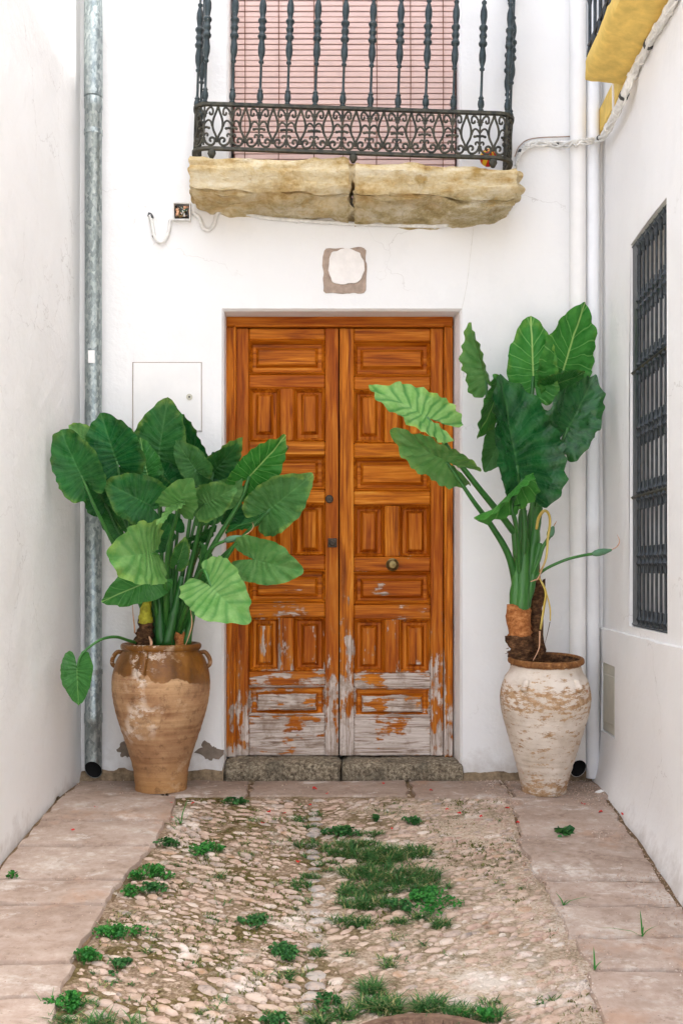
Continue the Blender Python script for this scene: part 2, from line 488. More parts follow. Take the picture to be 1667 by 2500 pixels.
def mat_pot(name, kind):
    m = Mat(name, 0.75, 0.3)
    p = m.pos(); o = m.objpos()
    z = m.sep(o)[2]
    nl = m.noise(o, 5.5, 4, 0.6)
    ring = m.noise(m.scaled(o, (1.2, 1.2, 40)), 1.0, 4, 0.6)
    fine = m.noise(o, 38, 5, 0.65)
    if kind == 'brown':
        clay = m.ramp(m.math('ADD', m.math('MULTIPLY', nl, 0.6), m.math('MULTIPLY', ring, 0.4)),
                      [(0.34, srgb(128, 88, 58)), (0.46, srgb(168, 128, 92)), (0.58, srgb(190, 152, 112)), (0.72, srgb(206, 170, 128))])
        mid = m.mr(m.math('ADD', z, m.math('MULTIPLY', m.math('SUBTRACT', m.noise(o, 4, 5, 0.7), 0.5), 0.5)), 0.10, 0.42, 1, 0)
        clay = m.mix(m.math('MULTIPLY', mid, 0.42), clay, srgb(118, 80, 54))
        low = m.mr(z, 0.02, 0.20, 0.6, 0.0)
        clay = m.mix(low, clay, srgb(178, 130, 76))
        glaze = m.ramp(m.noise(m.scaled(o, (7, 7, 3)), 1.0, 4, 0.6), [(0.35, srgb(96, 60, 22)), (0.55, srgb(132, 86, 32)), (0.7, srgb(152, 106, 54))])
        ln = m.math('ADD', z, m.math('MULTIPLY', m.math('SUBTRACT', m.noise(m.scaled(o, (6, 6, 0.6)), 1.0, 3, 0.6), 0.5), 0.22))
        gm = m.mr(ln, 0.615, 0.622)
        c = m.mix(gm, clay, glaze)
        wn = m.noise(m.scaled(o, (10, 10, 14), (2.2, 0, 0)), 1.0, 6, 0.72)
        wl = m.noise(m.scaled(o, (4, 4, 3), (0.9, 1.1, 0)), 1.0, 2, 0.5)
        wm = m.math('MULTIPLY', m.mr(wn, 0.49, 0.54), m.mr(wl, 0.44, 0.52))
        x = m.sep(o)[0]
        wm = m.math('MULTIPLY', wm, m.mr(x, -0.02, 0.12, 1, 0.0))
        wm = m.math('MULTIPLY', wm, m.mr(z, 0.25, 0.34))
        c = m.mix(m.math('MULTIPLY', wm, 0.85), c, srgb(222, 206, 190))
        dk = m.noise(o, 24, 5, 0.7)
        c = m.mix(m.mr(dk, 0.54, 0.66, 0, 0.5), c, srgb(92, 60, 38))
        st_ = m.noise(m.scaled(o, (5, 5, 4), (7, 3, 1)), 1.0, 6, 0.7)
        c = m.mix(m.mr(st_, 0.54, 0.64, 0, 0.45), c, srgb(112, 84, 64))
        pl_n = m.noise(m.scaled(o, (6, 6, 8), (1, 8, 3)), 1.0, 5, 0.7)
        c = m.mix(m.mr(pl_n, 0.58, 0.66, 0, 0.4), c, srgb(206, 178, 146))
        m.rgh(m.mix(gm, (0.8,)*3, (0.38,)*3))
    else:
        clay = m.ramp(fine, [(0.3, srgb(140, 106, 74)), (0.5, srgb(174, 140, 104)), (0.7, srgb(198, 168, 134))])
        white = m.ramp(nl, [(0.35, srgb(196, 182, 166)), (0.6, srgb(222, 212, 200))])
        wn = m.noise(m.scaled(o, (13, 13, 38)), 1.0, 8, 0.82)
        zz = m.node('ShaderNodeFloatCurve'); m.set(zz.inputs['Value'], z)
        cv = zz.mapping.curves[0]
        pts = [(0.0, 0.54), (0.05, 0.50), (0.12, 0.43), (0.30, 0.44), (0.42, 0.43), (0.49, 0.49), (0.57, 0.50), (0.61, 0.42), (1.0, 0.36)]
        cv.points[0].location = pts[0]; cv.points[1].location = pts[-1]
        for q in pts[1:-1]: cv.points.new(*q)
        zz.mapping.update()
        wm = m.mr(m.math('SUBTRACT', wn, zz.outputs[0]), -0.01, 0.03)
        c = m.mix(m.math('MULTIPLY', wm, 0.93), clay, white)
        rim = m.mr(m.math('ADD', z, m.math('MULTIPLY', fine, 0.02)), 0.693, 0.698)
        c = m.mix(rim, c, m.ramp(fine, [(0.35, srgb(96, 58, 26)), (0.6, srgb(142, 96, 52)), (0.8, srgb(190, 160, 120))]))
        rd = m.noise(m.scaled(o, (5, 5, 9), (4, 1, 2)), 1.0, 3, 0.6)
        c = m.mix(m.math('MULTIPLY', m.mr(rd, 0.66, 0.70), 0.7), c, srgb(172, 92, 54))
    m.col(c)
    b = m.bump(ring, 0.5, 0.008)
    b = m.bump(fine, 0.35, 0.005, b)
    m.nrm(b)
    return m.m

def mat_leaf():
    """object colour: R = young/pale amount (painted sky sheen included), G = yellowed margin, B = underside amount"""
    m = Mat('leaf', 0.36, 0.24)
    uvn = m.node('ShaderNodeUVMap', uv_map='UVMap')
    ux, uy, _ = m.sep(uvn.outputs[0])
    u = m.math('MULTIPLY', m.math('SUBTRACT', ux, 0.5), 2.0)
    v = m.math('MULTIPLY', m.math('SUBTRACT', uy, 0.5), 2.0)
    av = m.math('ABSOLUTE', v)
    edge_attr = m.node('ShaderNodeAttribute', attribute_name='ring').outputs['Fac']
    phi = m.math('ARCTAN2', m.math('ADD', m.math('MULTIPLY', av, 0.42), 0.30), m.math('SUBTRACT', u, 0.02))
    st = m.math('ABSOLUTE', m.math('SUBTRACT', m.math('FRACT', m.math('MULTIPLY', phi, 13 / math.pi)), 0.5))
    lat = m.mr(st, 0.0, 0.075, 1.0, 0.0)
    mid = m.math('MULTIPLY', m.mr(av, 0.012, 0.045, 1.0, 0.0), m.mr(u, -0.05, 0.0))
    oi = m.node('ShaderNodeObjectInfo')
    oc = m.sep(oi.outputs['Color'])
    p = m.pos()
    n = m.noise(p, 16, 4, 0.6)
    n2 = m.noise(p, 90, 3, 0.6)
    dark = m.mix(m.mr(n, 0.35, 0.7), (0.0003, 0.034, 0.007), (0.0015, 0.072, 0.014))
    light = m.mix(m.mr(n, 0.35, 0.7), (0.17, 0.38, 0.09), (0.31, 0.51, 0.18))  # young green, paled further to paint in the sky sheen
    big = m.noise(p, 5.5, 3, 0.5)
    dark = m.mix(m.mr(big, 0.45, 0.68, 0.0, 0.55), dark, (0.006, 0.125, 0.022))
    c = m.mix(oc[0], dark, light)
    und = m.mix(m.mr(n, 0.35, 0.7), (0.020, 0.150, 0.016), (0.045, 0.220, 0.028))
    c = m.mix(oc[2], c, und)
    # flesh between veins is a little lighter than along them on young leaves
    c = m.mix(m.math('MULTIPLY', m.mr(st, 0.1, 0.5), 0.20), c, m.mix(0.5, c, (0.16, 0.42, 0.10)))
    c = m.mix(m.math('MULTIPLY', m.mr(st, 0.02, 0.26, 1.0, 0.0), m.math('MULTIPLY', oc[0], 0.75)), c, (0.020, 0.170, 0.030))
    vein_c = m.mix(oc[2], m.mix(0.35, c, (0.16, 0.36, 0.12)), (0.22, 0.44, 0.12))
    c = m.mix(m.math('MULTIPLY', lat, m.math('ADD', 0.35, m.math('MULTIPLY', oc[2], 0.35))), c, vein_c)
    c = m.mix(m.math('MULTIPLY', mid, m.math('ADD', 0.5, m.math('MULTIPLY', oc[2], 0.45))), c, m.mix(oc[2], vein_c, (0.36, 0.52, 0.16)))
    em = m.math('ADD', edge_attr, m.math('MULTIPLY', m.math('SUBTRACT', m.noise(p, 22, 4, 0.65), 0.5), 0.55))
    pat = m.mr(m.noise(p, 9, 3, 0.6), 0.42, 0.62)
    c = m.mix(m.math('MULTIPLY', m.math('MULTIPLY', m.mr(em, 0.80, 1.10), pat), oc[1]), c, (0.40, 0.52, 0.09))
    tipy = m.math('MULTIPLY', m.mr(m.math('ADD', em, m.math('MULTIPLY', n, 0.3)), 1.22, 1.30), oc[1])
    c = m.mix(tipy, c, (0.55, 0.36, 0.05))
    c = m.mix(m.mr(n2, 0.76, 0.80, 0.0, 0.25), c, (0.25, 0.36, 0.14))
    m.col(c)
    m.rgh(m.math('ADD', m.mr(oc[0], 0, 1, 0.24, 0.44), m.mr(n, 0.35, 0.7, 0.0, 0.16)))
    m.set(m.b.inputs['Specular IOR Level'], m.mr(oi.outputs['Alpha'], 0.0, 1.0, 0.36, 0.12))
    h = m.math('ADD', m.math('MULTIPLY', m.mr(st, 0.0, 0.5), 0.8), m.math('MULTIPLY', n, 0.5))
    b = m.bump(h, 0.5, 0.008)
    b = m.bump(m.noise(p, 17, 3, 0.55), 0.8, 0.014, b)
    m.nrm(b)
    tr = m.node('ShaderNodeBsdfTranslucent')
    m.set(tr.inputs['Color'], m.mix(0.5, c, (0.02, 0.26, 0.02)))
    mx = m.node('ShaderNodeMixShader'); mx.inputs[0].default_value = 0.14
    out = m.n['Material Output']
    m.t.links.new(m.b.outputs[0], mx.inputs[1]); m.t.links.new(tr.outputs[0], mx.inputs[2])
    m.t.links.new(mx.outputs[0], out.inputs['Surface'])
    return m.m

def mat_herb(name, a, b):
    m = Mat(name, 0.55, 0.3)
    r = m.node('ShaderNodeNewGeometry').outputs['Random Per Island']
    m.col(m.mix(r, a, b))
    tr = m.node('ShaderNodeBsdfTranslucent'); m.set(tr.inputs['Color'], m.mix(r, a, b))
    mx = m.node('ShaderNodeMixShader'); mx.inputs[0].default_value = 0.2
    m.t.links.new(m.b.outputs[0], mx.inputs[1]); m.t.links.new(tr.outputs[0], mx.inputs[2])
    m.t.links.new(mx.outputs[0], m.n['Material Output'].inputs['Surface'])
    return m.m

def mat_bark():
    m = Mat('stump_bark', 0.9, 0.2)
    p = m.pos()
    n = m.noise(m.scaled(p, (30, 30, 55)), 1.0, 5, 0.7)
    c = m.ramp(n, [(0.3, srgb(38, 26, 18)), (0.5, srgb(84, 58, 38)), (0.65, srgb(130, 92, 62)), (0.8, srgb(176, 140, 100))])
    m.col(c); m.nrm(m.bump(n, 0.9, 0.012))
    return m.m
def mat_collar():
    m = Mat('cut_stem_skin', 0.8, 0.2)
    p = m.pos()
    n = m.noise(m.scaled(p, (40, 40, 60)), 1.0, 5, 0.7)
    m.col(m.ramp(n, [(0.3, srgb(104, 58, 24)), (0.5, srgb(172, 108, 60)), (0.75, srgb(206, 150, 96))]))
    m.nrm(m.bump(n, 0.6, 0.008))
    return m.m
def mat_petiole():
    m = Mat('petiole', 0.4, 0.45)
    p = m.pos()
    oi = m.node('ShaderNodeObjectInfo'); oc = m.sep(oi.outputs['Color'])
    n = m.noise(m.scaled(p, (30, 30, 6)), 1.0, 4, 0.6)
    dark = m.mix(m.mr(n, 0.35, 0.7), (0.012, 0.085, 0.014), (0.03, 0.14, 0.024))
    lt = m.mix(m.mr(n, 0.35, 0.7), (0.055, 0.21, 0.035), (0.10, 0.29, 0.055))
    c = m.mix(oc[0], dark, lt)
    yel = m.mix(m.mr(n, 0.35, 0.7), (0.50, 0.34, 0.05), (0.66, 0.52, 0.16))
    m.col(m.mix(oc[1], c, yel))
    return m.m

M = {}
M['plaster'] = mat_plaster('white_plaster', (0.82, 0.82, 0.815))
M['plaster_l'] = mat_plaster('white_plaster_side', (0.82, 0.815, 0.805), 0.5, -0.12)
M['plaster_r'] = mat_plaster('cream_plaster', (0.82, 0.812, 0.80), 0.7, -0.14)
M['wood_v'] = mat_wood('oiled_wood_upright', True)
M['wood_h'] = mat_wood('oiled_wood_level', False)
M['iron'] = mat_iron('dark_painted_iron', srgb(30, 42, 45), srgb(58, 70, 72), 0.5, 0.42)
M['iron_old'] = mat_iron('weathered_iron', srgb(34, 37, 34), srgb(84, 80, 66), 0.25, 0.62)
M['iron_black'] = mat_iron('black_iron', srgb(30, 36, 40), srgb(62, 68, 73), 0.12, 0.36)
M['galv'] = mat_galv()
M['limestone'] = mat_slab_stone()
M['flag'] = mat_flag()
M['mortar'] = mat_mortar()
M['cobble'] = mat_cobble()
M['cobble_grey'] = mat_cobble('grey_runnel_stone', True)
M['pot_brown'] = mat_pot('glazed_terracotta', 'brown')
M['pot_white'] = mat_pot('whitewashed_terracotta', 'white')
M['leaf'] = mat_leaf()
M['petiole'] = mat_petiole()
M['bark'] = mat_bark()
M['collar'] = mat_collar()
M['pink'] = mat_simple('pink_slat_paint', srgb(214, 184, 175), 0.6, 0.05, 12, 0.1)
M['gap'] = mat_simple('shutter_backing', srgb(120, 78, 66), 0.8, 0.1)
M['cordm'] = mat_simple('brown_cord', srgb(120, 84, 66), 0.9)
M['white_pipe'] = mat_simple('white_pipe_paint', (0.80, 0.79, 0.775), 0.6, 0.03, 8, 0.15)
M['blue_pipe'] = mat_simple('pale_blue_white_paint', (0.77, 0.78, 0.795), 0.6, 0.04, 8, 0.15)
M['cable'] = mat_simple('white_painted_cable', (0.70, 0.69, 0.66), 0.6, 0.15, 40, 0.3)
M['cable_dark'] = mat_simple('dark_cable_tie', srgb(70, 72, 72), 0.6)
M['ochre'] = mat_simple('ochre_render', srgb(222, 190, 106), 0.9, 0.16, 14, 0.5, 0.15)
M['cement'] = mat_simple('grey_mortar', srgb(164, 146, 132), 0.95, 0.2, 35, 0.7, 0.1)
M['patch_white'] = mat_simple('chipped_white_render', (0.80, 0.765, 0.735), 0.95, 0.05, 25, 0.5, 0.1)
M['granite'] = None
M['brass'] = mat_simple('old_brass', srgb(120, 104, 66), 0.35, 0.25, 60, 0.2, 0.5, 0.8)
M['dark_metal'] = mat_simple('dark_lock_metal', srgb(62, 52, 42), 0.45, 0.25, 60, 0.2, 0.5, 0.6)
M['black'] = mat_simple('dark_void', (0.012, 0.012, 0.012), 0.9, 0.1, 10, 0)
M['lid'] = mat_simple('beige_meter_lid', srgb(196, 192, 176), 0.5, 0.05, 15, 0.1)
M['dirt'] = mat_simple('packed_dirt', srgb(112, 92, 70), 0.95, 0.35, 40, 0.8, 0.1)
M['foot'] = mat_simple('crumbling_wall_foot', srgb(132, 114, 92), 0.95, 0.45, 34, 1.0, 0.1)
M['petal'] = mat_simple('red_petal', (0.55, 0.02, 0.015), 0.6, 0.2, 50, 0)
M['dry'] = mat_simple('dry_papery_sheath', srgb(206, 160, 128), 0.8, 0.25, 50, 0.4)
M['bud'] = mat_simple('grey_green_bud', (0.10, 0.22, 0.12), 0.55, 0.15, 40, 0.1)
M['yellow_flesh'] = mat_simple('yellow_cut_stem', (0.38, 0.36, 0.03), 0.6, 0.4, 40, 0.3)
M['clover'] = mat_herb('clover_leaf', (0.010, 0.11, 0.016), (0.055, 0.26, 0.035))
M['clover_dark'] = mat_herb('dark_weed_leaf', (0.012, 0.075, 0.016), (0.055, 0.19, 0.040))
M['grass'] = mat_herb('grass_blade', (0.018, 0.085, 0.02), (0.08, 0.22, 0.05))
M['straw'] = mat_herb('dry_grass_blade', (0.30, 0.28, 0.10), (0.48, 0.42, 0.20))
M['moss'] = mat_herb('moss', (0.08, 0.085, 0.012), (0.16, 0.17, 0.03))
M['grit'] = mat_cobble('grit')
M['hole'] = mat_simple('bare_mortar_hole', srgb(130, 118, 106), 0.95, 0.2, 30, 0.8, 0.1)
gm_ = Mat('granite_step', 0.9, 0.2)
_p = gm_.pos(); _n = gm_.noise(_p, 55, 6, 0.75); _n2 = gm_.noise(_p, 7, 4, 0.6)
_c = gm_.ramp(_n, [(0.34, srgb(62, 54, 44)), (0.48, srgb(122, 110, 92)), (0.6, srgb(168, 156, 134)), (0.75, srgb(202, 192, 172))])
_c = gm_.mix(gm_.mr(_n2, 0.5, 0.7, 0, 0.6), _c, srgb(84, 78, 66))
gm_.col(_c); gm_.nrm(gm_.bump(_n, 0.8, 0.012)); M['granite'] = gm_.m

# ------------------------------------------------------------------ ground
g = MB()
ys = [60, 6, 0.6, 0.2, -0.45, -2, -4, -7, -12, -60]
for a, b in zip(ys[:-1], ys[1:]):
    zz = lambda y: (gz(y) if y > -12 else gz(-12)) - 0.045
    g.quad((-60, a, zz(a)), (60, a, zz(a)), (60, b, zz(b)), (-60, b, zz(b)))
tag(g.obj('ground', mat_simple('pale_ground', srgb(188, 180, 170), 0.95, 0.15, 6, 0.4, 0.1)), kind='structure')

# ------------------------------------------------------------------ the house at the end of the alley
def wall_sheet(mb, xs, zs, holes, fn, jitter_bottom=0.0):
    """front face as shared-vertex cells; fn(x, z) -> world point"""
    idx = {}
    def vid(i, k):
        if (i, k) not in idx:
            x, z = xs[i], zs[k]
            if k == 0 and jitter_bottom:
                z += jitter_bottom * (fbm((x * 7, 3.1, 0)) + 0.5 * fbm((x * 31, 9, 2)))
            idx[(i, k)] = len(mb.v); mb.v.append(tuple(fn(x, z)))
        return idx[(i, k)]
    for i in range(len(xs) - 1):
        for k in range(len(zs) - 1):
            cx, cz = (xs[i] + xs[i+1]) / 2, (zs[k] + zs[k+1]) / 2
            if any(h[0] < cx < h[1] and h[2] < cz < h[3] for h in holes): continue
            mb.f.append((vid(i, k), vid(i+1, k), vid(i+1, k+1), vid(i, k+1))); mb.m.append(0)
def lines(a, b, step, extra=()):
    n = max(1, int(round((b - a) / step)))
    s = [a + (b - a) * i / n for i in range(n + 1)]
    s = [v for v in s if all(abs(v - e) > step * 0.3 for e in extra)] + list(extra)
    return sorted(s)

HOUSE = empty('house', (0, 0, 0))
tag(HOUSE, 'white house closing the alley, with worn wooden double door under an iron balcony', 'house')
DX0, DX1, DZ1 = -0.667, 0.673, 2.662            # door opening
WX0, WX1, WZ0, WZ1 = -0.640, 0.668, 3.30, 4.95  # balcony opening
b = MB()
c = 0.012
hd = (DX0 - c, DX1 + c, -1, DZ1 + c)
hw = (WX0 - c, WX1 + c, WZ0, WZ1)
xs = lines(-1.52, 1.56, 0.04, (hd[0], hd[1], hw[0], hw[1]))
zs = [0.022, 0.11, 0.3, 0.8, 1.4, 2.0, hd[3], 3.0, hw[2], 3.8, hw[3], 6, 9.3]
def lump(x, z): return Vector((x, 0.006 * fbm((x * 1.3, 1.7, z * 1.3)), z))
wall_sheet(b, xs, zs, [hd, hw], lump, 0.034)
# door reveal
def ring(mb, pts_a, pts_b):
    for i in range(len(pts_a) - 1): mb.quad(pts_a[i], pts_a[i+1], pts_b[i+1], pts_b[i])
la = lump
L0 = [la(hd[0], 0.035), la(hd[0], hd[3]), la(hd[1], hd[3]), la(hd[1], 0.035)]
L1 = [Vector((DX0, c + 0.004, 0.035)), Vector((DX0, c + 0.004, DZ1)), Vector((DX1, c + 0.004, DZ1)), Vector((DX1, c + 0.004, 0.035))]
L2 = [Vector((DX0 - 0.004, 0.235, 0.035)), Vector((DX0 - 0.004, 0.235, DZ1 + 0.004)), Vector((0.650, 0.235, DZ1 + 0.004)), Vector((0.650, 0.235, 0.035))]
ring(b, L0, L1); ring(b, L1, L2)
W0 = [la(hw[0], hw[2]), la(hw[0], hw[3]), la(hw[1], hw[3]), la(hw[1], hw[2]), la(hw[0], hw[2])]
W1 = [Vector((WX0, c + 0.004, WZ0)), Vector((WX0, c + 0.004, WZ1)), Vector((WX1, c + 0.004, WZ1)), Vector((WX1, c + 0.004, WZ0)), Vector((WX0, c + 0.004, WZ0))]
W2 = [Vector((v.x, 0.24, v.z)) for v in W1]
ring(b, W0, W1); ring(b, W1, W2)
# solid body behind, so that the house is not a sheet
b.box(-1.52, 1.56, 0.40, 5.0, 0.0, 9.3)
b.box(-1.52, -1.519 + 0.001, 0.02, 0.40, 0.04, 9.3)
b.quad((-1.52, 0, 9.3), (1.56, 0, 9.3), (1.56, 0.41, 9.3), (-1.52, 0.41, 9.3))
b.obj('wall', M['plaster'], HOUSE)
# crumbling foot under the plaster
f = MB()
n = 90
vs_, fs_ = [], []
for i in range(n + 1):
    x = -1.49 + 2.96 * i / n
    for k, (dy, z) in enumerate(((0.03, 0.16), (0.004, 0.055), (-0.022 , 0.012), (-0.05, -0.03))):
        vs_.append((x, dy + 0.012 * fbm((x * 9, k * 3.3, 1)), z + 0.012 * fbm((x * 12, k, 5))))
for a_, b__ in ((0, int(n * (DX0 + 1.49) / 2.96)), (int(n * (DX1 + 1.49) / 2.96) + 1, n)):
    f = MB(); fs_ = []
    for i in range(a_, b__):
        for k in range(3): fs_.append(tuple(v - a_ * 4 for v in (i*4+k, (i+1)*4+k, (i+1)*4+k+1, i*4+k+1)))
    f.add(vs_[a_*4:(b__+1)*4], fs_)
    f.obj('wall_foot', M['foot'], HOUSE, True)

def blob_patch(cx, cz, rx, rz, seed, y0=-0.003, th=0.004, n=40, rough=0.35, square=0.0):
    """irregular flat flake, thickness th, lying on the wall"""
    mb = MB()
    front, back = [], []
    for i in range(n):
        a = 2 * math.pi * i / n
        ca, sa = math.cos(a), math.sin(a)
        k = 1.0
        if square:
            k = lerp(1.0, 1.0 / max(abs(ca), abs(sa)), square)
        k *= 1 + rough * fbm((ca * 1.6 + seed, sa * 1.6, seed * 2.0), 4)
        front.append((cx + rx * k * ca, y0 - th, cz + rz * k * sa)); back.append((cx + rx * k * ca * 1.01, y0 + 0.012, cz + rz * k * sa * 1.01))
    mb.add(front + back, [tuple(range(n))] + [(i, (i+1) % n, n + (i+1) % n, n + i) for i in range(n)])
    return mb
# blank plaque over the door
pw = at(842, 661, 0)
blob_patch(pw.x, pw.z, 0.122, 0.128, 3.3, -0.004, 0.003, 60, 0.10, 0.93).obj('plaque_bed', M['cement'], HOUSE)
blob_patch(pw.x + 0.006, pw.z + 0.022, 0.100, 0.103, 8.1, -0.009, 0.006, 60, 0.10, 0.35).obj('plaque_face', M['patch_white'], HOUSE)
pw = at(512, 1832, 0)
tag(blob_patch(pw.x, pw.z, 0.062, 0.048, 12.7, -0.004, 0.002, 36, 0.7).obj('plaster_hole', M['hole'], HOUSE))
pw = at(310, 1830, 0)
blob_patch(pw.x, pw.z, 0.04, 0.045, 5.2, -0.004, 0.002, 30, 0.7).obj('plaster_hole', M['hole'], HOUSE)
pw = at(1098, 1890, 0)

# utility hatch
h0, h1 = at(326, 1053, 0), at(492, 886, 0)
hb = MB()
hb.bbox(h0.x, h1.x, -0.009, 0.02, h0.z, h1.z, 0.003)
hatch = hb.obj('utility_hatch', M['white_pipe'], HOUSE)
hg = MB()
for (x0, x1, z0, z1) in ((h0.x-0.0035, h0.x-0.0005, h0.z-0.003, h1.z+0.003), (h1.x+0.0005, h1.x+0.003, h0.z-0.003, h1.z+0.003), (h0.x-0.0005, h1.x+0.0005, h1.z+0.0005, h1.z+0.003)):
    hg.box(x0, x1, -0.0075, 0.01, z0, z1)
hg.obj('hatch_gap', M['cement'], hatch)
lk = MB(); p = at(463.5, 970, 0)
lk.tube([(p.x, -0.005, p.z), (p.x, -0.014, p.z), (p.x, -0.0142, p.z)], [0.018, 0.018, 0.011], 14)
lk.obj('hatch_lock', M['lid'], hatch, True, 40)
lk2 = MB(); lk2.tube([(p.x, -0.0145, p.z), (p.x, -0.017, p.z)], 0.0055, 10); lk2.obj('keyhole', M['cable_dark'], hatch)

# --- door frame
YF = 0.16                                         # front of the frame
FX0, FX1, FZ0, FZ1 = -0.672, 0.648, 0.098, 2.668
fr = empty('door_frame', (0, 0, 0), HOUSE)
for x0, x1 in ((FX0, -0.612), (0.597, FX1)):
    q = MB(); q.bbox(x0, x1, YF, YF + 0.08, FZ0, FZ1 - 0.062, 0.006)
    q.obj('jamb', M['wood_v'], fr)
    q = MB(); xi = x1 - 0.016 if x0 < 0 else x0
    q.bbox(xi + 0.001, xi + 0.015, YF - 0.010, YF + 0.02, FZ0 + 0.002, FZ1 - 0.064, 0.003); q.obj('jamb_bead', M['wood_v'], fr)
q = MB(); q.bbox(FX0, FX1, YF, YF + 0.08, FZ1 - 0.060, FZ1, 0.006); q.obj('head', M['wood_h'], fr)
q = MB(); q.bbox(FX0 + 0.05, FX1 - 0.05, YF - 0.012, YF + 0.02, FZ1 - 0.064, FZ1 - 0.046, 0.004); q.obj('head_bead', M['wood_h'], fr)
q = MB(); q.box(FX0, FX1, YF + 0.10, YF + 0.16, FZ0, FZ1); q.obj('door_backing', M['black'], fr)

# --- door leaves
YD = 0.185                                        # front of stiles
SD = F / (D + YD)
def dx(px): return (px - 833.5) / SD
def dz(py): return EYE - (py - 1390.0) / SD
def cx5(x): return dx(500 + x / 2.376)
def cz5(y): return dz(720 + y / 2.376)
def panel_mesh(x0, x1, z0, z1, fx0, fx1, fz0, fz1):
    mb = MB()
    loops = [((x0, x1, z0, z1), 0.001), ((x0 + 0.004, x1 - 0.004, z0 + 0.004, z1 - 0.004), -0.006), ((x0 + 0.010, x1 - 0.010, z0 + 0.010, z1 - 0.010), 0.008), ((x0 + 0.020, x1 - 0.020, z0 + 0.020, z1 - 0.020), 0.026), ((x0 + 0.022, x1 - 0.022, z0 + 0.022, z1 - 0.022), 0.032)]
    e = 0.013
    loops += [((fx0 - e - 0.004, fx1 + e + 0.004, fz0 - e - 0.004, fz1 + e + 0.004), 0.032),
              ((fx0 - e, fx1 + e, fz0 - e, fz1 + e), 0.026), ((fx0, fx1, fz0, fz1), 0.003), ((fx0 + 0.003, fx1 - 0.003, fz0 + 0.003, fz1 - 0.003), 0.002)]
    vs, fs = [], []
    for (a, b_, c_, d_), dy in loops:
        vs += [(a, YD + dy, c_), (b_, YD + dy, c_), (b_, YD + dy, d_), (a, YD + dy, d_)]
    for i in range(len(loops) - 1):
        for k in range(4): fs.append((i*4+k, i*4+(k+1) % 4, (i+1)*4+(k+1) % 4, (i+1)*4+k))
    o = (len(loops) - 1) * 4
    fs.append((o, o+1, o+2, o+3))
    mb.add(vs, fs)
    return mb
ROWS = [('wide', 262, 462, 318, 402), ('two', 542, 848, 588, 792), ('wide', 932, 1127, 978, 1075), ('two', 1212, 1508, 1258, 1466),
        ('wide', 1596, 1784, 1652, 1734), ('two', 1872, 2182, 1924, 2132), ('wide', 2266, 2440, 2322, 2404)]
def door_leaf(name, X, shift, label):
    lf = empty(name, (0, 0, 0), HOUSE)
    lf['label'] = label
    s0, s1, r0, r1, m0, m1, t0, t1 = [cx5(v) for v in X[:8]]   # outer stile edges, recess edges, muntin edges, outer stile end
    zt, zb = FZ1 - 0.066, FZ0 + 0.006
    for a, b_ in ((s0, r0), (r1, t1)):
        q = MB(); q.bbox(a + 0.0008, b_ - 0.0008, YD - 0.002, YD + 0.04, zb, zt, 0.003); q.obj('stile', M['wood_v'], lf)
    prev = zt
    fo = X[8]
    for kind, a, b_, fa, fb in ROWS:
        a, b_, fa, fb = [cz5(v + shift) for v in (a, b_, fa, fb)]
        # rail above this row, with a projecting sloped nosing
        q = MB()
        q.bbox(r0 + 0.0005, r1 - 0.0005, YD - 0.006, YD + 0.04, a + 0.0005, prev - 0.0005, 0.007)
        q.obj('rail', M['wood_h'], lf)
        if kind == 'wide':
            panel_mesh(r0, r1, b_, a, cx5(fo[0]), cx5(fo[1]), fb, fa).obj('panel', M['wood_h'], lf)
        else:
            q = MB(); q.bbox(m0 + 0.0005, m1 - 0.0005, YD - 0.004, YD + 0.04, b_ + 0.0005, a - 0.0005, 0.005); q.obj('muntin', M['wood_v'], lf)
            panel_mesh(r0, m0, b_, a, cx5(fo[2]), cx5(fo[3]), fb, fa).obj('panel', M['wood_v'], lf)
            panel_mesh(m1, r1, b_, a, cx5(fo[4]), cx5(fo[5]), fb, fa).obj('panel', M['wood_v'], lf)
        prev = b_
    q = MB(); q.bbox(r0 + 0.0005, r1 - 0.0005, YD - 0.006, YD + 0.04, zb, prev - 0.0005, 0.007); q.obj('rail', M['wood_h'], lf)
    return lf
LL = door_leaf('door_leaf', (182, 0, 256, 698, 436, 516, 0, 776, (312, 640, 312, 380, 574, 642)), 0, 'left leaf of the wooden door, with two locks and a spyhole')
LR = door_leaf('door_leaf', (781, 0, 864, 1308, 1042, 1128, 0, 1382, (918, 1252, 916, 986, 1184, 1256)), 10, 'right leaf of the wooden door, with a round brass knob')
def disc(mb, x, z, y0, prof, n=18):
    """lathe around -y: prof = (radius, protrusion)"""
    vs, fs = [], []
    for r, h in prof:
        for k in range(n):
            a = 2 * math.pi * k / n
            vs.append((x + r * math.cos(a), y0 - h, z + r * math.sin(a)))
    for i in range(len(prof) - 1):
        for k in range(n):
            fs.append((i*n+k, i*n+(k+1) % n, (i+1)*n+(k+1) % n, (i+1)*n+k))
    fs.append(tuple((len(prof)-1)*n+k for k in range(n)))
    mb.add(vs, fs)
q = MB(); disc(q, cx5(475), cz5(884), YD - 0.006, [(0.013, 0), (0.013, 0.005), (0.009, 0.009), (0.003, 0.010)])
q.obj('spyhole', M['brass'], LL, True, 40)
q = MB(); disc(q, cx5(722), cz5(1184), YD - 0.002, [(0.024, 0), (0.024, 0.006), (0.020, 0.010), (0.012, 0.010), (0.011, 0.013), (0.002, 0.013)])
q.obj('round_lock', M['dark_metal'], LL, True, 40)
q = MB(); x, z = cx5(740), cz5(1438)
q.bbox(x - 0.027, x + 0.027, YD - 0.008, YD + 0.002, z - 0.027, z + 0.027, 0.003)
disc(q, x, z, YD - 0.008, [(0.020, 0), (0.020, 0.005), (0.016, 0.008), (0.011, 0.008), (0.010, 0.012), (0.002, 0.012)])
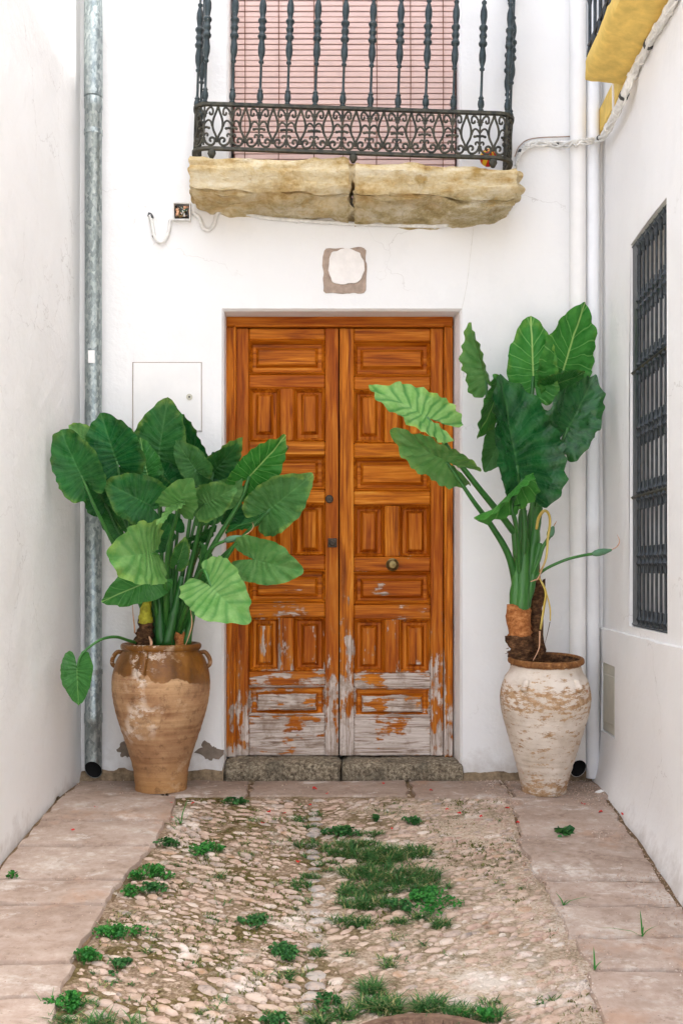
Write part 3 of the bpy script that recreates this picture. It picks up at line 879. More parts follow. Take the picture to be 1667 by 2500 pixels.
q.obj('square_lock', M['dark_metal'], LL, True, 40)
q = MB(); x, z = cx5(1087), cz5(1378 + 187)
disc(q, x, z, YD - 0.006, [(0.037, 0), (0.038, 0.004), (0.034, 0.008), (0.024, 0.011), (0.018, 0.018), (0.020, 0.026), (0.030, 0.034), (0.031, 0.040), (0.025, 0.048), (0.016, 0.053), (0.013, 0.052), (0.006, 0.055), (0.001, 0.056)], 24)
q.obj('door_knob', M['brass'], LR, True, 50)

# --- threshold
st = empty('doorstep', (0, 0, 0), HOUSE)
def rough_block(x0, x1, y0, y1, z0, z1, nx, ny, nz, amp, fr_, seed, taper=None, layer=0.0):
    bm = bmesh.new()
    verts = {}
    def P(i, j, k): return (lerp(x0, x1, i / nx), lerp(y0, y1, j / ny), lerp(z0, z1, k / nz))
    def V(i, j, k):
        if (i, j, k) not in verts:
            p = Vector(P(i, j, k))
            if taper: p = Vector(taper(p))
            nrm = Vector(((i == nx) - (i == 0), (j == ny) - (j == 0), (k == nz) - (k == 0)))
            e = sum(1 for w in (i in (0, nx), j in (0, ny), k in (0, nz)) if w)
            d = amp * fbm((p.x * fr_ + seed, p.y * fr_, p.z * fr_), 4) + layer * fbm((p.x * 2.2 + seed, p.y * 2, p.z * 24), 3)
            p = p + nrm * (d - (amp * 0.9 if e > 1 else 0))
            verts[(i, j, k)] = bm.verts.new(p)
        return verts[(i, j, k)]
    for i in range(nx):
        for j in range(ny):
            for k in (0, nz): bm.faces.new((V(i, j, k), V(i+1, j, k), V(i+1, j+1, k), V(i, j+1, k)))
    for i in range(nx):
        for k in range(nz):
            for j in (0, ny): bm.faces.new((V(i, j, k), V(i+1, j, k), V(i+1, j, k+1), V(i, j, k+1)))
    for j in range(ny):
        for k in range(nz):
            for i in (0, nx): bm.faces.new((V(i, j, k), V(i, j+1, k), V(i, j+1, k+1), V(i, j, k+1)))
    mb = MB()
    bm.verts.index_update()
    mb.v = [tuple(v.co) for v in bm.verts]; mb.f = [tuple(v.index for v in f_.verts) for f_ in bm.faces]; mb.m = [0] * len(mb.f)
    bm.free()
    return mb
rough_block(-0.662, -0.004, -0.030, 0.26, -0.02, 0.100, 26, 8, 6, 0.010, 14, 1.0).obj('step_stone', M['granite'], st, True, 50)
rough_block(0.004, 0.690, -0.034, 0.26, -0.02, 0.096, 26, 8, 6, 0.010, 14, 5.0).obj('step_stone', M['granite'], st, True, 50)

# --- roller shutter
sh = empty('roller_shutter', (0, 0, 0), HOUSE)
YS = 0.115
sx0, sx1 = -0.617, 0.655
pitch = 0.0317
sl = MB(); sl.bbox(sx0, sx1, 0, 0.010, 0.0, pitch - 0.0035, 0.0025)
slm = sl.mesh('slat', M['pink'])
for i in range(48):
    o = link('slat', slm, sh); o.location = (0.002 * math.sin(i * 2.1), YS, 3.345 + i * pitch + random.uniform(-0.0008, 0.0008)); o.rotation_euler = (R(-6 + random.uniform(-3, 3)), R(random.uniform(-0.05, 0.05)), 0)
q = MB(); q.box(sx0 - 0.01, sx1 + 0.01, YS + 0.035, YS + 0.05, 3.30, 4.95); q.obj('shutter_backing', M['gap'], sh)
for xx in (305, 455, 612, 742, 890, 1040, 1185):
    p = at(430 + xx / 1.823, 200, YS)
    q = MB(); q.tube([(p.x, YS - 0.004, 3.33), (p.x + 0.004, YS - 0.004, 4.0), (p.x, YS - 0.004, 4.9)], 0.0026, 5); q.obj('ladder_cord', M['cordm'], sh)

# --- balcony slab: two rough stones on a corbelled underside
bs = empty('balcony_slab', (0, 0, 0), HOUSE)
BT = R(1.9)
def slab_shape(p):
    z0_ = p[2]
    # p: block coords before shaping; top front nosing, then underside running back to the wall
    x, y, z = p
    t = (3.374 - z) / 0.165                       # 0 at top, 1 at bottom
    ends = min((x + 0.83) / 0.36, (0.95 - x) / 0.30)
    ends = max(0.0, min(1.0, ends))
    e = ends * ends * (3 - 2 * ends)
    # underside lower near the wall except at the ends
    yy = (y + 0.38) / 0.40                       # 0 front, 1 wall
    z -= max(0.0, t - 0.45) / 0.45 * yy * 0.055 * (e - 0.30)
    y += (0.020 * max(0, t - 0.15) + 0.075 * max(0, t - 0.45) ** 1.5 * (1.2 + fbm((x * 4, 3.3, 1)))) * (1 - yy)
    z -= max(0, t) * 0.030 * fbm((x * 3.5, yy * 2, 6.1))
    z -= (x - 0.06) * math.tan(R(2.3))
    return (x, y, z)
rough_block(-0.826, 0.052, -0.375, 0.02, 3.205, 3.374, 64, 18, 16, 0.026, 5.0, 2.0, slab_shape, 0.024).obj('slab_stone', M['limestone'], bs, True, 60)
rough_block(0.060, 0.950, -0.375, 0.02, 3.205, 3.374, 64, 18, 16, 0.026, 5.0, 9.0, slab_shape, 0.024).obj('slab_stone', M['limestone'], bs, True, 60)

# --- balcony railing
rl = empty('balcony_railing', (0.059, 0, 3.424), HOUSE)
rl.rotation_euler = (0, BT, 0)
HWD, DEP, RC = 0.858, 0.352, 0.085                # half width, depth, corner radius (local coords: z 0 = bottom bar)
seg = [DEP - RC, math.pi / 2 * RC, 2 * (HWD - RC), math.pi / 2 * RC, DEP - RC]
TOT = sum(seg)
def rail_pt(s, z=0.0, off=0.0):
    s0 = s
    if s < seg[0]: p, nx, ny = (-HWD, -s), -1, 0
    elif s < seg[0] + seg[1]:
        a = (s - seg[0]) / RC
        nx, ny = -math.cos(a), -math.sin(a)
        p = (-HWD + RC + nx * RC, -(DEP - RC) + ny * RC)
    elif s < sum(seg[:3]): p, nx, ny = (-HWD + RC + (s - seg[0] - seg[1]), -DEP), 0, -1
    elif s < sum(seg[:4]):
        a = (s - sum(seg[:3])) / RC
        nx, ny = math.sin(a), -math.cos(a)
        p = (HWD - RC + nx * RC, -(DEP - RC) + ny * RC)
    else: p, nx, ny = (HWD, -(DEP - RC) + (s - sum(seg[:4]))), 1, 0
    return Vector((p[0] + nx * off, p[1] + ny * off, z))
def rail_bar(z, w, h):
    mb = MB()
    n = 90
    vs, fs = [], []
    for i in range(n + 1):
        s = TOT * i / n
        for off, dz_ in ((w, -h), (w, h), (-w, h), (-w, -h)):
            vs.append(rail_pt(min(s, TOT - 1e-6), z + dz_, off))
    for i in range(n):
        for k in range(4): fs.append((i*4+k, i*4+(k+1) % 4, (i+1)*4+(k+1) % 4, (i+1)*4+k))
    fs += [(0, 1, 2, 3), (n*4, n*4+1, n*4+2, n*4+3)]
    mb.add(vs, fs)
    return mb
FH = 0.238                                         # frieze height
rail_bar(0.0, 0.013, 0.008).obj('bottom_bar', M['iron_old'], rl)
rail_bar(FH, 0.013, 0.008).obj('middle_bar', M['iron_old'], rl)
rail_bar(1.06, 0.022, 0.010).obj('handrail', M['iron'], rl)
# baluster
half = [(0.0125, 0.0), (0.0145, 0.006), (0.0100, 0.014), (0.0135, 0.022), (0.0160, 0.036), (0.0150, 0.052), (0.0105, 0.064), (0.0135, 0.070), (0.0100, 0.078),
        (0.0075, 0.086), (0.0070, 0.215), (0.0125, 0.221), (0.0125, 0.229), (0.0085, 0.236), (0.0110, 0.248), (0.0160, 0.272), (0.0170, 0.300), (0.0140, 0.325), (0.0115, 0.345), (0.0165, 0.350), (0.0200, 0.358), (0.0200, 0.366), (0.0160, 0.372)]
H2 = 0.404
prof = half + [(0.0130, 0.388), (0.0165, 0.395), (0.0185, H2)]
prof = prof + [(r, 2 * H2 - z) for r, z in prof[-2::-1]]
bl = MB(); bl.lathe([(max(0.006, 0.0075 + (r - 0.0075) * 1.30), z) for r, z in prof], 10)
blm = bl.mesh('baluster', M['iron'], True, 60)
SF = seg[0] + seg[1]
xs_front = [-0.741 + 0.1478 * k for k in range(11)]
stations = [SF + (x - 0.059 - (-HWD + RC)) for x in xs_front]
ucell = 0.1478
s = stations[0]
left_s = [s - ucell * k for k in (1, 2)]
right_s = [stations[-1] + ucell * k for k in (1, 2, 3)]
all_s = sorted(v for v in left_s + stations + right_s if 0.02 < v < TOT - 0.02)
for s in all_s:
    o = link('baluster', blm, rl)
    o.location = rail_pt(s, FH + 0.008)
    o.rotation_euler = (0, 0, random.uniform(0, 6))
# frieze of scrollwork
def spiral(cx, cz, r0, r1, a0, a1, n=12):
    return [(cx + lerp(r0, r1, i / n) * math.cos(lerp(a0, a1, i / n)), cz + lerp(r0, r1, i / n) * math.sin(lerp(a0, a1, i / n))) for i in range(n + 1)]
def bez(p0, p1, p2, p3, n=9):
    out = []
    for i in range(n + 1):
        t = i / n; q_ = 1 - t
        out.append(tuple(q_**3*a + 3*q_*q_*t*b_ + 3*q_*t*t*c_ + t**3*d_ for a, b_, c_, d_ in zip(p0, p1, p2, p3)))
    return out
def frieze_curves():
    C = []
    W, H = ucell, FH
    C.append(([(0, 0.02), (0, H * 0.5), (0, H - 0.005)], 0.0042))
    for sg in (-1, 1):
        m_ = lambda pts: [(sg * x, z) for x, z in pts]
        # upper scroll springing from the rosette
        C.append((m_(bez((0.004, 0.168), (0.012, 0.235), (0.052, 0.235), (0.046, 0.192))), 0.0046))
        C.append((m_(spiral(0.036, 0.190, 0.011, 0.005, 0.0, -4.2, 9)), 0.0046))
        # ogee between cells
        C.append((m_(bez((W / 2, H - 0.004), (W / 2 - 0.005, 0.19), (W / 2 - 0.032, 0.165), (W / 2 - 0.026, 0.115))), 0.0048))
        C.append((m_(bez((W / 2 - 0.026, 0.115), (W / 2 - 0.022, 0.085), (W / 2 - 0.001, 0.075), (W / 2 - 0.002, 0.035))), 0.0048))
        # arms of the cross
        C.append((m_([(0, 0.112), (0.014, 0.114), (0.026, 0.110)]), 0.0050))
        # lower arch
        C.append((m_(bez((0.0, 0.128), (0.022, 0.170), (0.040, 0.150), (0.044, 0.120))), 0.0042))
        # big C scroll at the foot
        C.append((m_(bez((0.003, 0.060), (0.006, 0.012), (0.060, 0.002), (0.062, 0.042))), 0.0050))
        C.append((m_(spiral(0.044, 0.046, 0.018, 0.006, -0.1, 4.6, 11)), 0.0050))
        C.append((m_(spiral(0.015, 0.072, 0.012, 0.005, 3.3, -1.2, 8)), 0.0044))
    return C
def frieze_mesh(s_center=None):
    mb = MB()
    def put(x, z, off=0.0):
        if s_center is None: return Vector((x, off, z))
        return rail_pt(min(max(s_center + x, 0.0), TOT - 1e-6), z, -off)
    for pts, r in frieze_curves():
        mb.tube([put(x, z) for x, z in pts], r * 1.35, 5)
    # rosette, knops
    for (x, z, r) in ((0, 0.188, 0.017), (0, 0.112, 0.010), (-0.028, 0.110, 0.008), (0.028, 0.110, 0.008), (0, 0.055, 0.009)):
        star = r > 0.015
        n = 12
        vs = [put(x, z, -0.010), put(x, z, 0.010)]
        for k in range(n):
            a = 2 * math.pi * k / n
            rr = r * ((1.25 if k % 2 == 0 else 0.7) if star else 1)
            vs.append(put(x + rr * math.cos(a), z + rr * math.sin(a)))
        fs = []
        for k in range(n):
            fs += [(0, 2 + k, 2 + (k+1) % n), (1, 2 + (k+1) % n, 2 + k)]
        mb.add(vs, fs)
    return mb
flat = frieze_mesh().mesh('scroll_panel', M['iron_old'], True, 60)
for s in all_s:
    if SF + ucell / 2 - 0.03 < s < SF + seg[2] - ucell / 2 + 0.03:
        o = link('scroll_panel', flat, rl)
        p = rail_pt(s); o.location = p
    else:
        frieze_mesh(s).obj('scroll_panel', M['iron_old'], rl, True, 60)
for s in (SF + 0.02, TOT / 2 + 0.005, TOT - SF - 0.02):
    q = MB(); q.lathe([(0.010, 0.0), (0.020, -0.008), (0.023, -0.022), (0.016, -0.036), (0.010, -0.046)], 12)
    o = q.obj('foot_ball', M['iron_old'], rl, True, 60); o.location = rail_pt(s, -0.006)

for o_, l_ in ((bs, 'two rough stone blocks carrying the balcony above the door'), (rl, 'iron balcony railing with turned balusters over a scrollwork band'), (sh, 'pink slatted roller blind behind the balcony railing'),
               (hatch, 'flush white hatch with a small round lock beside the door'), (st, 'worn granite doorstep of two stones'), (fr, 'oiled wooden frame around the double door')):
    o_['label'] = l_
# ------------------------------------------------------------------ house on the left: a plain white wall
HL = empty('house', (-1.48, -3, 0))
tag(HL, 'white house whose blank wall runs along the left side of the alley', 'house')
b = MB()
ysl = lines(-5.4, 0.02, 0.10)
LH = 4.7
zsl = [0.0, 0.3, 0.8, 1.6, 2.6, 4, LH]
def lfn(y, z):
    zz = z + gz(y) * (1 - z / LH) - (0.02 if z < 0.01 else 0)
    return Vector((lwx(y) + 0.010 * fbm((y * 1.1, z * 1.1, 4.2)) - 1.48 * -1 - (0.012 * fbm((y * 5, 1, 7)) if z < 0.01 else 0), y + 3, zz))
wall_sheet(b, ysl, zsl, [], lfn, 0.02)
b.box(-6, -0.06, -2.4, 5.5, -1.4, LH)
b.quad((-0.07, -2.4, LH + 0.001), (-0.07, 3.02, LH + 0.001), (lwx(0) + 1.5, 3.02, LH + 0.001), (lwx(-5.4) + 1.5, -2.4, LH + 0.001))
b.quad((-0.07, -2.401, -1.4), (-0.07, -2.401, LH), (lwx(-5.4) + 1.48, -2.401, LH), (lwx(-5.4) + 1.48, -2.401, -1.4))
b.obj('wall', M['plaster_l'], HL, True, 40)

# ------------------------------------------------------------------ house on the right
HR = empty('house', (1.49, -3, 0))
tag(HR, 'white house along the right side, with tall iron window grille and ochre balcony', 'house')
HRO = Vector((1.49, -3, 0))
RH = 11.25
Y0, Y1 = -1.385, -0.665                           # grille opening
Z0, Z1 = 0.905, 2.84
b = MB()
ysr = lines(-5.0, 0.02, 0.10, (Y0, Y1))
zsr = [0.85, Z0, 1.5, 2.2, Z1, 4, 6, 8, RH]
def rfn(y, z): return Vector((rwx(y) + 0.010 * fbm((y * 1.1, z * 1.1, 14.2)) - 1.49, y + 3, z))
wall_sheet(b, ysr, zsr, [(Y0, Y1, Z0, Z1)], rfn)
for a, b_ in (((Y0, Z0), (Y0, Z1)), ((Y0, Z1), (Y1, Z1)), ((Y1, Z1), (Y1, Z0)), ((Y1, Z0), (Y0, Z0))):
    pa, pb = rfn(*a), rfn(*b_)
    b.quad(pa, pb, pb + Vector((0.29, 0, 0)), pa + Vector((0.29, 0, 0)))
b.box(0.30, 6, -2.0, 6.5, -1.4, RH)
b.quad((0.29, -2.0, RH + 0.001), (0.29, 3.05, RH + 0.001), (rwx(0) - 1.49, 3.05, RH + 0.001), (rwx(-5.0) - 1.49, -2.0, RH + 0.001))
b.quad((0.305, -2.001, -1.4), (0.305, -2.001, RH), (rwx(-5.0) - 1.49, -2.001, RH), (rwx(-5.0) - 1.49, -2.001, -1.4))
b.obj('wall', M['plaster_r'], HR, True, 40)
# plinth, a little proud, with an opening for the meter box
b = MB()
MY0, MY1, MZ0, MZ1 = -0.40, -0.06, 0.29, 0.675
ysp = lines(-5.0, 0.02, 0.10, (MY0, MY1))
zsp = [0.0, MZ0, MZ1, 0.862]
def pfn(y, z):
    zz = z + gz(y) * (1 - z / 0.862) - (0.02 if z < 0.01 else 0) + (0.008 * fbm((y * 5, 2, 2)) if z > 0.85 else 0)
    flare = 0.05 * max(0, 1 - z / 0.25) ** 2
    return Vector((rpx(y) - flare + 0.010 * fbm((y * 1.3, z * 1.3, 24.2)) - 1.49 - (0.012 * fbm((y * 5, 1, 9)) if z < 0.01 else 0), y + 3, zz))
zsp = [0.0, 0.08, 0.16, MZ0, MZ1, 0.862]
wall_sheet(b, ysp, zsp, [(MY0, MY1, MZ0, MZ1)], pfn, 0.015)
o_ = len(b.v)
for a, b_ in zip(ysp[:-1], ysp[1:]):
    p, q = pfn(a, 0.862), pfn(b_, 0.862)
    b.quad(p, q, q + Vector((0.06, 0, 0.012)), p + Vector((0.06, 0, 0.012)))
for a, b_ in (((MY0, MZ0), (MY0, MZ1)), ((MY0, MZ1), (MY1, MZ1)), ((MY1, MZ1), (MY1, MZ0)), ((MY1, MZ0), (MY0, MZ0))):
    pa, pb = pfn(*a), pfn(*b_)
    b.quad(pa, pb, pb + Vector((0.05, 0, 0)), pa + Vector((0.05, 0, 0)))
b.obj('plinth', M['plaster_r'], HR, True, 40)
q = MB(); q.bbox(-0.022, 0.012, MY0 + 3 + 0.004, MY1 + 3 - 0.004, MZ0 + 0.004, MZ1 - 0.004, 0.004)
mbx = q.obj('meter_box', M['lid'], HR)
q = MB(); q.bbox(-0.029, -0.02, MY0 + 3 + 0.05, MY1 + 3 - 0.05, MZ0 + 0.06, MZ1 - 0.06, 0.004)
q.obj('lid', M['lid'], mbx)
# grille
gr = empty('window_grille', (0, 0, 0), HR); gr['label'] = 'tall black iron grille of turned bars on the right wall'
def gx(y, in_=0.022): return rwx(y) - 1.49 + in_ + 0.0
cells = 6
ch = (Z1 - Z0 - 0.04) / cells
pf = []
def node_(zc, r=1.0):
    return [(0.0066, zc - 0.068), (0.0120, zc - 0.066), (0.0125, zc - 0.060), (0.0125, zc - 0.056), (0.0115, zc - 0.046), (0.0125, zc - 0.042), (0.0120, zc - 0.037),
            (0.0150, zc - 0.030), (0.0215, zc - 0.020), (0.0150, zc - 0.010), (0.0110, zc), (0.0150, zc + 0.010), (0.0215, zc + 0.020), (0.0150, zc + 0.030),
            (0.0120, zc + 0.037), (0.0125, zc + 0.042), (0.0115, zc + 0.046), (0.0125, zc + 0.056), (0.0125, zc + 0.060), (0.0120, zc + 0.066), (0.0066, zc + 0.068)]
for k in range(cells + 1):
    zc = 0.02 + k * ch
    nd = node_(zc)
    if k == 0: nd = [p for p in nd if p[1] >= zc - 0.018]
    if k == cells: nd = [p for p in nd if p[1] <= zc + 0.018]
    pf += nd
br = MB(); br.lathe(pf, 9)
brm = br.mesh('grille_bar', M['iron_black'], True, 60)
nb = 8
for i in range(nb):
    y = Y0 + 0.03 + (Y1 - Y0 - 0.155) * i / (nb - 1)
    o = link('grille_bar', brm, gr); o.location = (gx(y), y + 3, Z0)
for z in (Z0 + 0.02 + 2 * ch, Z0 + 0.02 + 4 * ch):
    q = MB(); q.tube([(gx(Y0) - 0.004, Y0 + 3, z), (gx(Y1) - 0.004, Y1 + 3, z)], 0.012, 4); q.obj('cross_bar', M['iron_old'], gr)
for y in (Y1 - 0.028,):
    q = MB(); q.bbox(gx(y) - 0.006, gx(y) + 0.006, y + 3 - 0.062, y + 3 + 0.026, Z0 + 0.003, Z1 - 0.003, 0.002); q.obj('side_strip', M['iron_black'], gr)  # flat dark strip along the far edge of the opening
for z in (Z0 + 0.012, Z1 - 0.012):
    q = MB(); q.tube([(gx(Y0), Y0 + 3, z), (gx(Y1), Y1 + 3, z)], 0.012, 4); q.obj('end_bar', M['iron_black'], gr)
# window behind the grille
wd = empty('window', (0, 0, 0), HR)
q = MB()
q.box(gx(Y0, 0.245), gx(Y0, 0.27), Y0 + 3 + 0.001, Y1 + 3 - 0.001, Z0 + 0.001, Z1 - 0.001); q.obj('pane', M['gap'], wd)
for k in range(14):
    z = Z0 + 0.01 + k * (Z1 - Z0 - 0.02) / 14
    q = MB(); q.bbox(gx(Y0, 0.215), gx(Y0, 0.24), Y0 + 3 + 0.005, Y1 + 3 - 0.005, z, z + 0.125, 0.004); q.obj('shutter_board', M['white_pipe'] if k % 4 else M['gap'], wd)

# ochre balcony overhead
def soffit_pt(y, out): return Vector((rwx(y) - 1.49 - out, y + 3, 0))
ob = MB()
n = 14
ZS = 3.66
def ochre_shape(p): return p
oy0, oy1 = -3.4, -0.62
blk = rough_block(-0.218, 0.02, oy0 + 3, oy1 + 3, ZS, ZS + 0.11, 6, 40, 3, 0.010, 9, 3.0)
blk.v = [(v[0] + rwx(v[1] - 3) - 1.49, v[1] + 0.04 * min(1, max(0, -v[0] / 0.245)), v[2] + 0.05 * min(1, max(0, -v[0] / 0.245))) for v in blk.v]
ochre = blk.obj('balcony', M['ochre'], HR, True, 50)
ochre['label'] = 'ochre underside of the balcony overhead on the right'
q = MB()
for z in (ZS + 0.20, ZS + 0.62):
    q.tube([(soffit_pt(oy1 - 0.03, 0.200).x, oy1 + 3 - 0.03, z), (soffit_pt(oy0, 0.200).x, oy0 + 3, z)], 0.012, 6)
q.obj('balcony_rail', M['iron_black'], ochre)
vb = MB(); vb.lathe([(0.010, 0.02), (0.018, 0.04), (0.009, 0.10), (0.009, 0.3), (0.017, 0.34), (0.019, 0.40), (0.009, 0.46), (0.009, 0.95)], 8)
vbm = vb.mesh('baluster', M['iron_black'], True, 60)
for i in range(20):
    y = oy1 - 0.04 - i * 0.13
    o = link('baluster', vbm, ochre); o.location = (soffit_pt(y, 0.200).x, y + 3, ZS + 0.10)
# ochre bracket in the corner below it
q = MB()
yA, yB = -0.05, -0.52
pts2 = [(-0.02, 3.645), (-0.02, 3.78), (-0.66, 3.78), (-0.66, 3.655)]
o_ = [Vector((rwx(y) - 1.49 - 0.028, y + 3, z)) for y, z in pts2]
i_ = [Vector((rwx(y) - 1.49 + 0.01, y + 3, z)) for y, z in pts2]
nn = len(pts2)
q.add(o_ + i_, [tuple(range(nn)), tuple(range(2*nn-1, nn-1, -1))] + [(k, (k+1) % nn, nn + (k+1) % nn, nn + k) for k in range(nn)])
q.obj('corner_bracket', M['ochre'], HR)

# ------------------------------------------------------------------ drainpipes
def pipe_thing(name, x, y, z0, z1, r, mat, label, joints=(), brackets=(), outlet=True):
    t = empty(name, (x, y, z0)); tag(t, label, 'drainpipe')
    q = MB()
    prof = [(r, 0.0)]
    for j in sorted(joints): prof += [(r, j - z0 - 0.03), (r * 1.07, j - z0 - 0.026), (r * 1.07, j - z0 + 0.026), (r, j - z0 + 0.03)]
    prof.append((r, z1 - z0))
    if outlet:
        # cut the foot on a slant facing the alley: the lower front is left open
        q.lathe(prof, 20, cap=False)
        n = 20
        for k in range(n):
            a = 2 * math.pi * k / n
            v = q.v[k]; q.v[k] = (v[0], v[1] , (-math.sin(a) + 1) * 0.055)
    else: q.lathe(prof, 20)
    q.obj('pipe', mat, t, True, 40)
    if outlet:
        q = MB(); q.lathe([(r - 0.003, 0.0), (r - 0.003, 0.30)], 20, cap=False)
        for k in range(20): v = q.v[k]; q.v[k] = (v[0], v[1], (-math.sin(2 * math.pi * k / 20) + 1) * 0.055 + 0.003)
        q.obj('mouth', M['black'], t, True)  # black sleeve paints in the shade inside the pipe foot
    for bz in brackets:
        q = MB(); q.lathe([(r + 0.0005, -0.014), (r + 0.004, -0.014), (r + 0.004, 0.014), (r + 0.0005, 0.014)], 20, cap=False)
        q.tube([(0, r, 0), (0, r + 0.05, 0)], 0.006, 6)
        o = q.obj('bracket', mat, t, True, 40); o.location = (0, 0, bz - z0)
    return t
gp = pipe_thing('drainpipe', -1.388, -0.085, 0.015, 8.2, 0.0475, M['galv'], 'mottled galvanised steel drainpipe in the left corner beside the blank wall', (3.80, 0.36), (3.64, 0.62))
q = MB(); p = at(239, 871, -0.13); q.bbox(-0.018, 0.018, -0.0505, -0.047, p.z - 0.05, p.z + 0.02, 0.001); o = q.obj('sticker', M['white_pipe'], gp)
up = MB(); up.lathe([(0.0515, 0), (0.0515, 4.3)], 20); o = up.obj('upper_pipe', M['galv'], gp, True, 40); o.location = (0, 0, 3.84 - 0.015); 
pipe_thing('drainpipe', 1.325, -0.075, 0.02, 9.0, 0.045, M['white_pipe'], 'white painted drainpipe in the right corner ending in an open dark mouth', (), (1.9,))
pipe_thing('drainpipe', 1.412, -0.055, 0.02, 9.0, 0.037, M['blue_pipe'], 'slimmer bluish white pipe wedged between white drainpipe and the right wall', (1.45,), (), False)

# ------------------------------------------------------------------ cables
def wall_path(pts, y=-0.016, sc=dp): return [at(*sc(a, b_), y) for a, b_ in pts]
cb = empty('conduit', at(*dp(680, 505), 0)); tag(cb, 'thin white conduit looping under the stone balcony slab to the junction box', 'conduit')
def rel(pts, e): return [Vector(p) - e.location for p in pts]
q = MB()
q.tube(rel(smooth_path(wall_path([(443, 489), (458, 500), (467, 523), (480, 528), (492, 515), (500, 490), (520, 482), (545, 484), (600, 499), (680, 506), (820, 514), (1000, 519), (1030, 512), (1065, 496), (1120, 492), (1160, 487)], -0.02)), cb), 0.0115, 8)
q.obj('tube', M['cable'], cb, True)
for a, b_ in ((541, 483), (680, 506), (820, 514), (998, 519), (1092, 493)):
    p = at(*dp(a, b_), -0.014) - cb.location
    q = MB(); q.bbox(p.x - 0.007, p.x + 0.007, p.y - 0.011, p.y + 0.014, p.z - 0.014, p.z + 0.014, 0.003); q.obj('clip', M['cable'], cb)
tb = empty('cable', at(*dp(365, 540), 0)); tag(tb, 'short white cable tail hanging in a loop left of the junction box', 'cable')
q = MB(); q.tube(rel(smooth_path(wall_path([(345, 494), (350, 515), (355, 542), (366, 556), (379, 552), (388, 530), (391, 508), (398, 503)])), tb), 0.0105, 8); q.obj('tube', M['cable'], tb, True)
q = MB(); q.tube(rel(smooth_path(wall_path([(341, 492), (346, 494), (349, 502)], -0.013)), tb), 0.0125, 7); q.obj('frayed_end', M['cable_dark'], tb, True)
q = MB(); q.tube(rel(smooth_path(wall_path([(352, 540), (357, 547)], -0.0145)), tb), 0.009, 7); q.obj('worn_mark', M['cable_dark'], tb, True)
jp = at(*dp(420, 490.5), 0)
jb = empty('junction_box', jp); tag(jb, 'small open junction box with tangled wires on the wall below the balcony', 'junction box')
q = MB(); wbx = 0.049
for x0, x1, z0, z1 in ((-wbx, -wbx + 0.006, -wbx, wbx), (wbx - 0.006, wbx, -wbx, wbx), (-wbx + 0.006, wbx - 0.006, -wbx, -wbx + 0.006), (-wbx + 0.006, wbx - 0.006, wbx - 0.006, wbx)):
    q.box(x0, x1, -0.045, 0.006, z0, z1)
q.obj('case', M['cable'], jb)
q = MB(); q.box(-wbx + 0.006, wbx - 0.006, -0.008, 0.0, -wbx + 0.006, wbx - 0.006); q.obj('back_plate', M['dark_metal'], jb)
wm_ = [M['cable_dark'], M['brass'], M['dry'], mat_simple('green_wire', (0.03, 0.12, 0.07), 0.5), M['cable']]
for k in range(11):
    q = MB(); a = [Vector((random.uniform(-0.036, 0.036), random.uniform(-0.040, -0.016), random.uniform(-0.036, 0.036))) for _ in range(4)]
    q.tube(smooth_path(a, 5), 0.0042, 5); q.obj('wire', wm_[k % 5], jb, True)
for k in range(4):
    q = MB(); x, z = random.uniform(-0.03, 0.03), random.uniform(-0.03, 0.03); q.bbox(x - 0.008, x + 0.008, -0.044, -0.02, z - 0.006, z + 0.006, 0.002); q.obj('terminal', M['dry'], jb)

def rwall(px, py, off=0.018):
    """point on the right wall seen at a photo pixel"""
    lo, hi = -5.0, 0.2
    for _ in range(50):
        m_ = (lo + hi) / 2
        if (px - 833.5) * (D + m_) / F < rwx(m_) - off: lo = m_
        else: hi = m_
    return at(px, py, lo)
cbn = empty('cable_bundle', (1.40, -0.05, 3.44)); tag(cbn, 'bundle of white painted cables climbing from the balcony corner across the right wall', 'cable bundle')
path_b = [at(1262, 395, -0.02), at(1266, 380, -0.02), at(1276, 362, -0.02), at(1292, 350, -0.018), at(1322, 346, -0.018), at(1360, 349, -0.018), at(1392, 348, -0.12), at(1412, 345, -0.138), at(1436, 342, -0.125), at(1455, 338, -0.105)]
path_r = [rwall(1473, 330, 0.045), rwall(1494, 292, 0.05), rwall(1512, 256, 0.05), rwall(1530, 213, 0.045), rwall(1550, 168), rwall(1573, 128), rwall(1590, 92), rwall(1618, 48), rwall(1640, 8), rwall(1662, -40), rwall(1720, -140)]
full = smooth_path(path_b + path_r, 6)
q = MB(); q.tube(rel(full, cbn), [0.011 if i < len(path_b) * 6 else 0.021 for i in range(len(full))], 7); q.obj('main_cable', M['cable'], cbn, True)
for j in range(3):
    q = MB()
    pts = [Vector(p) + Vector((0.010 * math.sin(i * 0.5 + j * 2.1) - 0.003, 0.004 * math.cos(i * 0.9 + j) - 0.006, -0.010 + 0.016 * math.sin(i * 0.37 + j * 2.4))) for i, p in enumerate(full)]
    q.tube(rel(pts, cbn), 0.0065, 6); q.obj('cable', M['cable'], cbn, True)
tie_i = [8, 14, 22, 30, 38, 46, 56, 63, 69, 75, 81, 87, 93, 99, 105, 111, 117]
for k, i in enumerate(tie_i):
    if i + 1 >= len(full): break
    a, b_ = rel([full[i], full[i + 1]], cbn)
    q = MB(); r = 0.015 if i < 60 else 0.0265
    q.tube([a, a + (b_ - a).normalized() * 0.018], r, 8); q.obj('tie', M['cable_dark'] if k % 3 == 0 else M['cable'], cbn, True, 50)
q = MB(); q.tube(rel(smooth_path([at(1254, 425, -0.03), at(1257, 470, -0.02), at(1250, 500, -0.02), at(1236, 517, -0.014), at(1215, 522, -0.014)]), cbn), 0.007, 6)
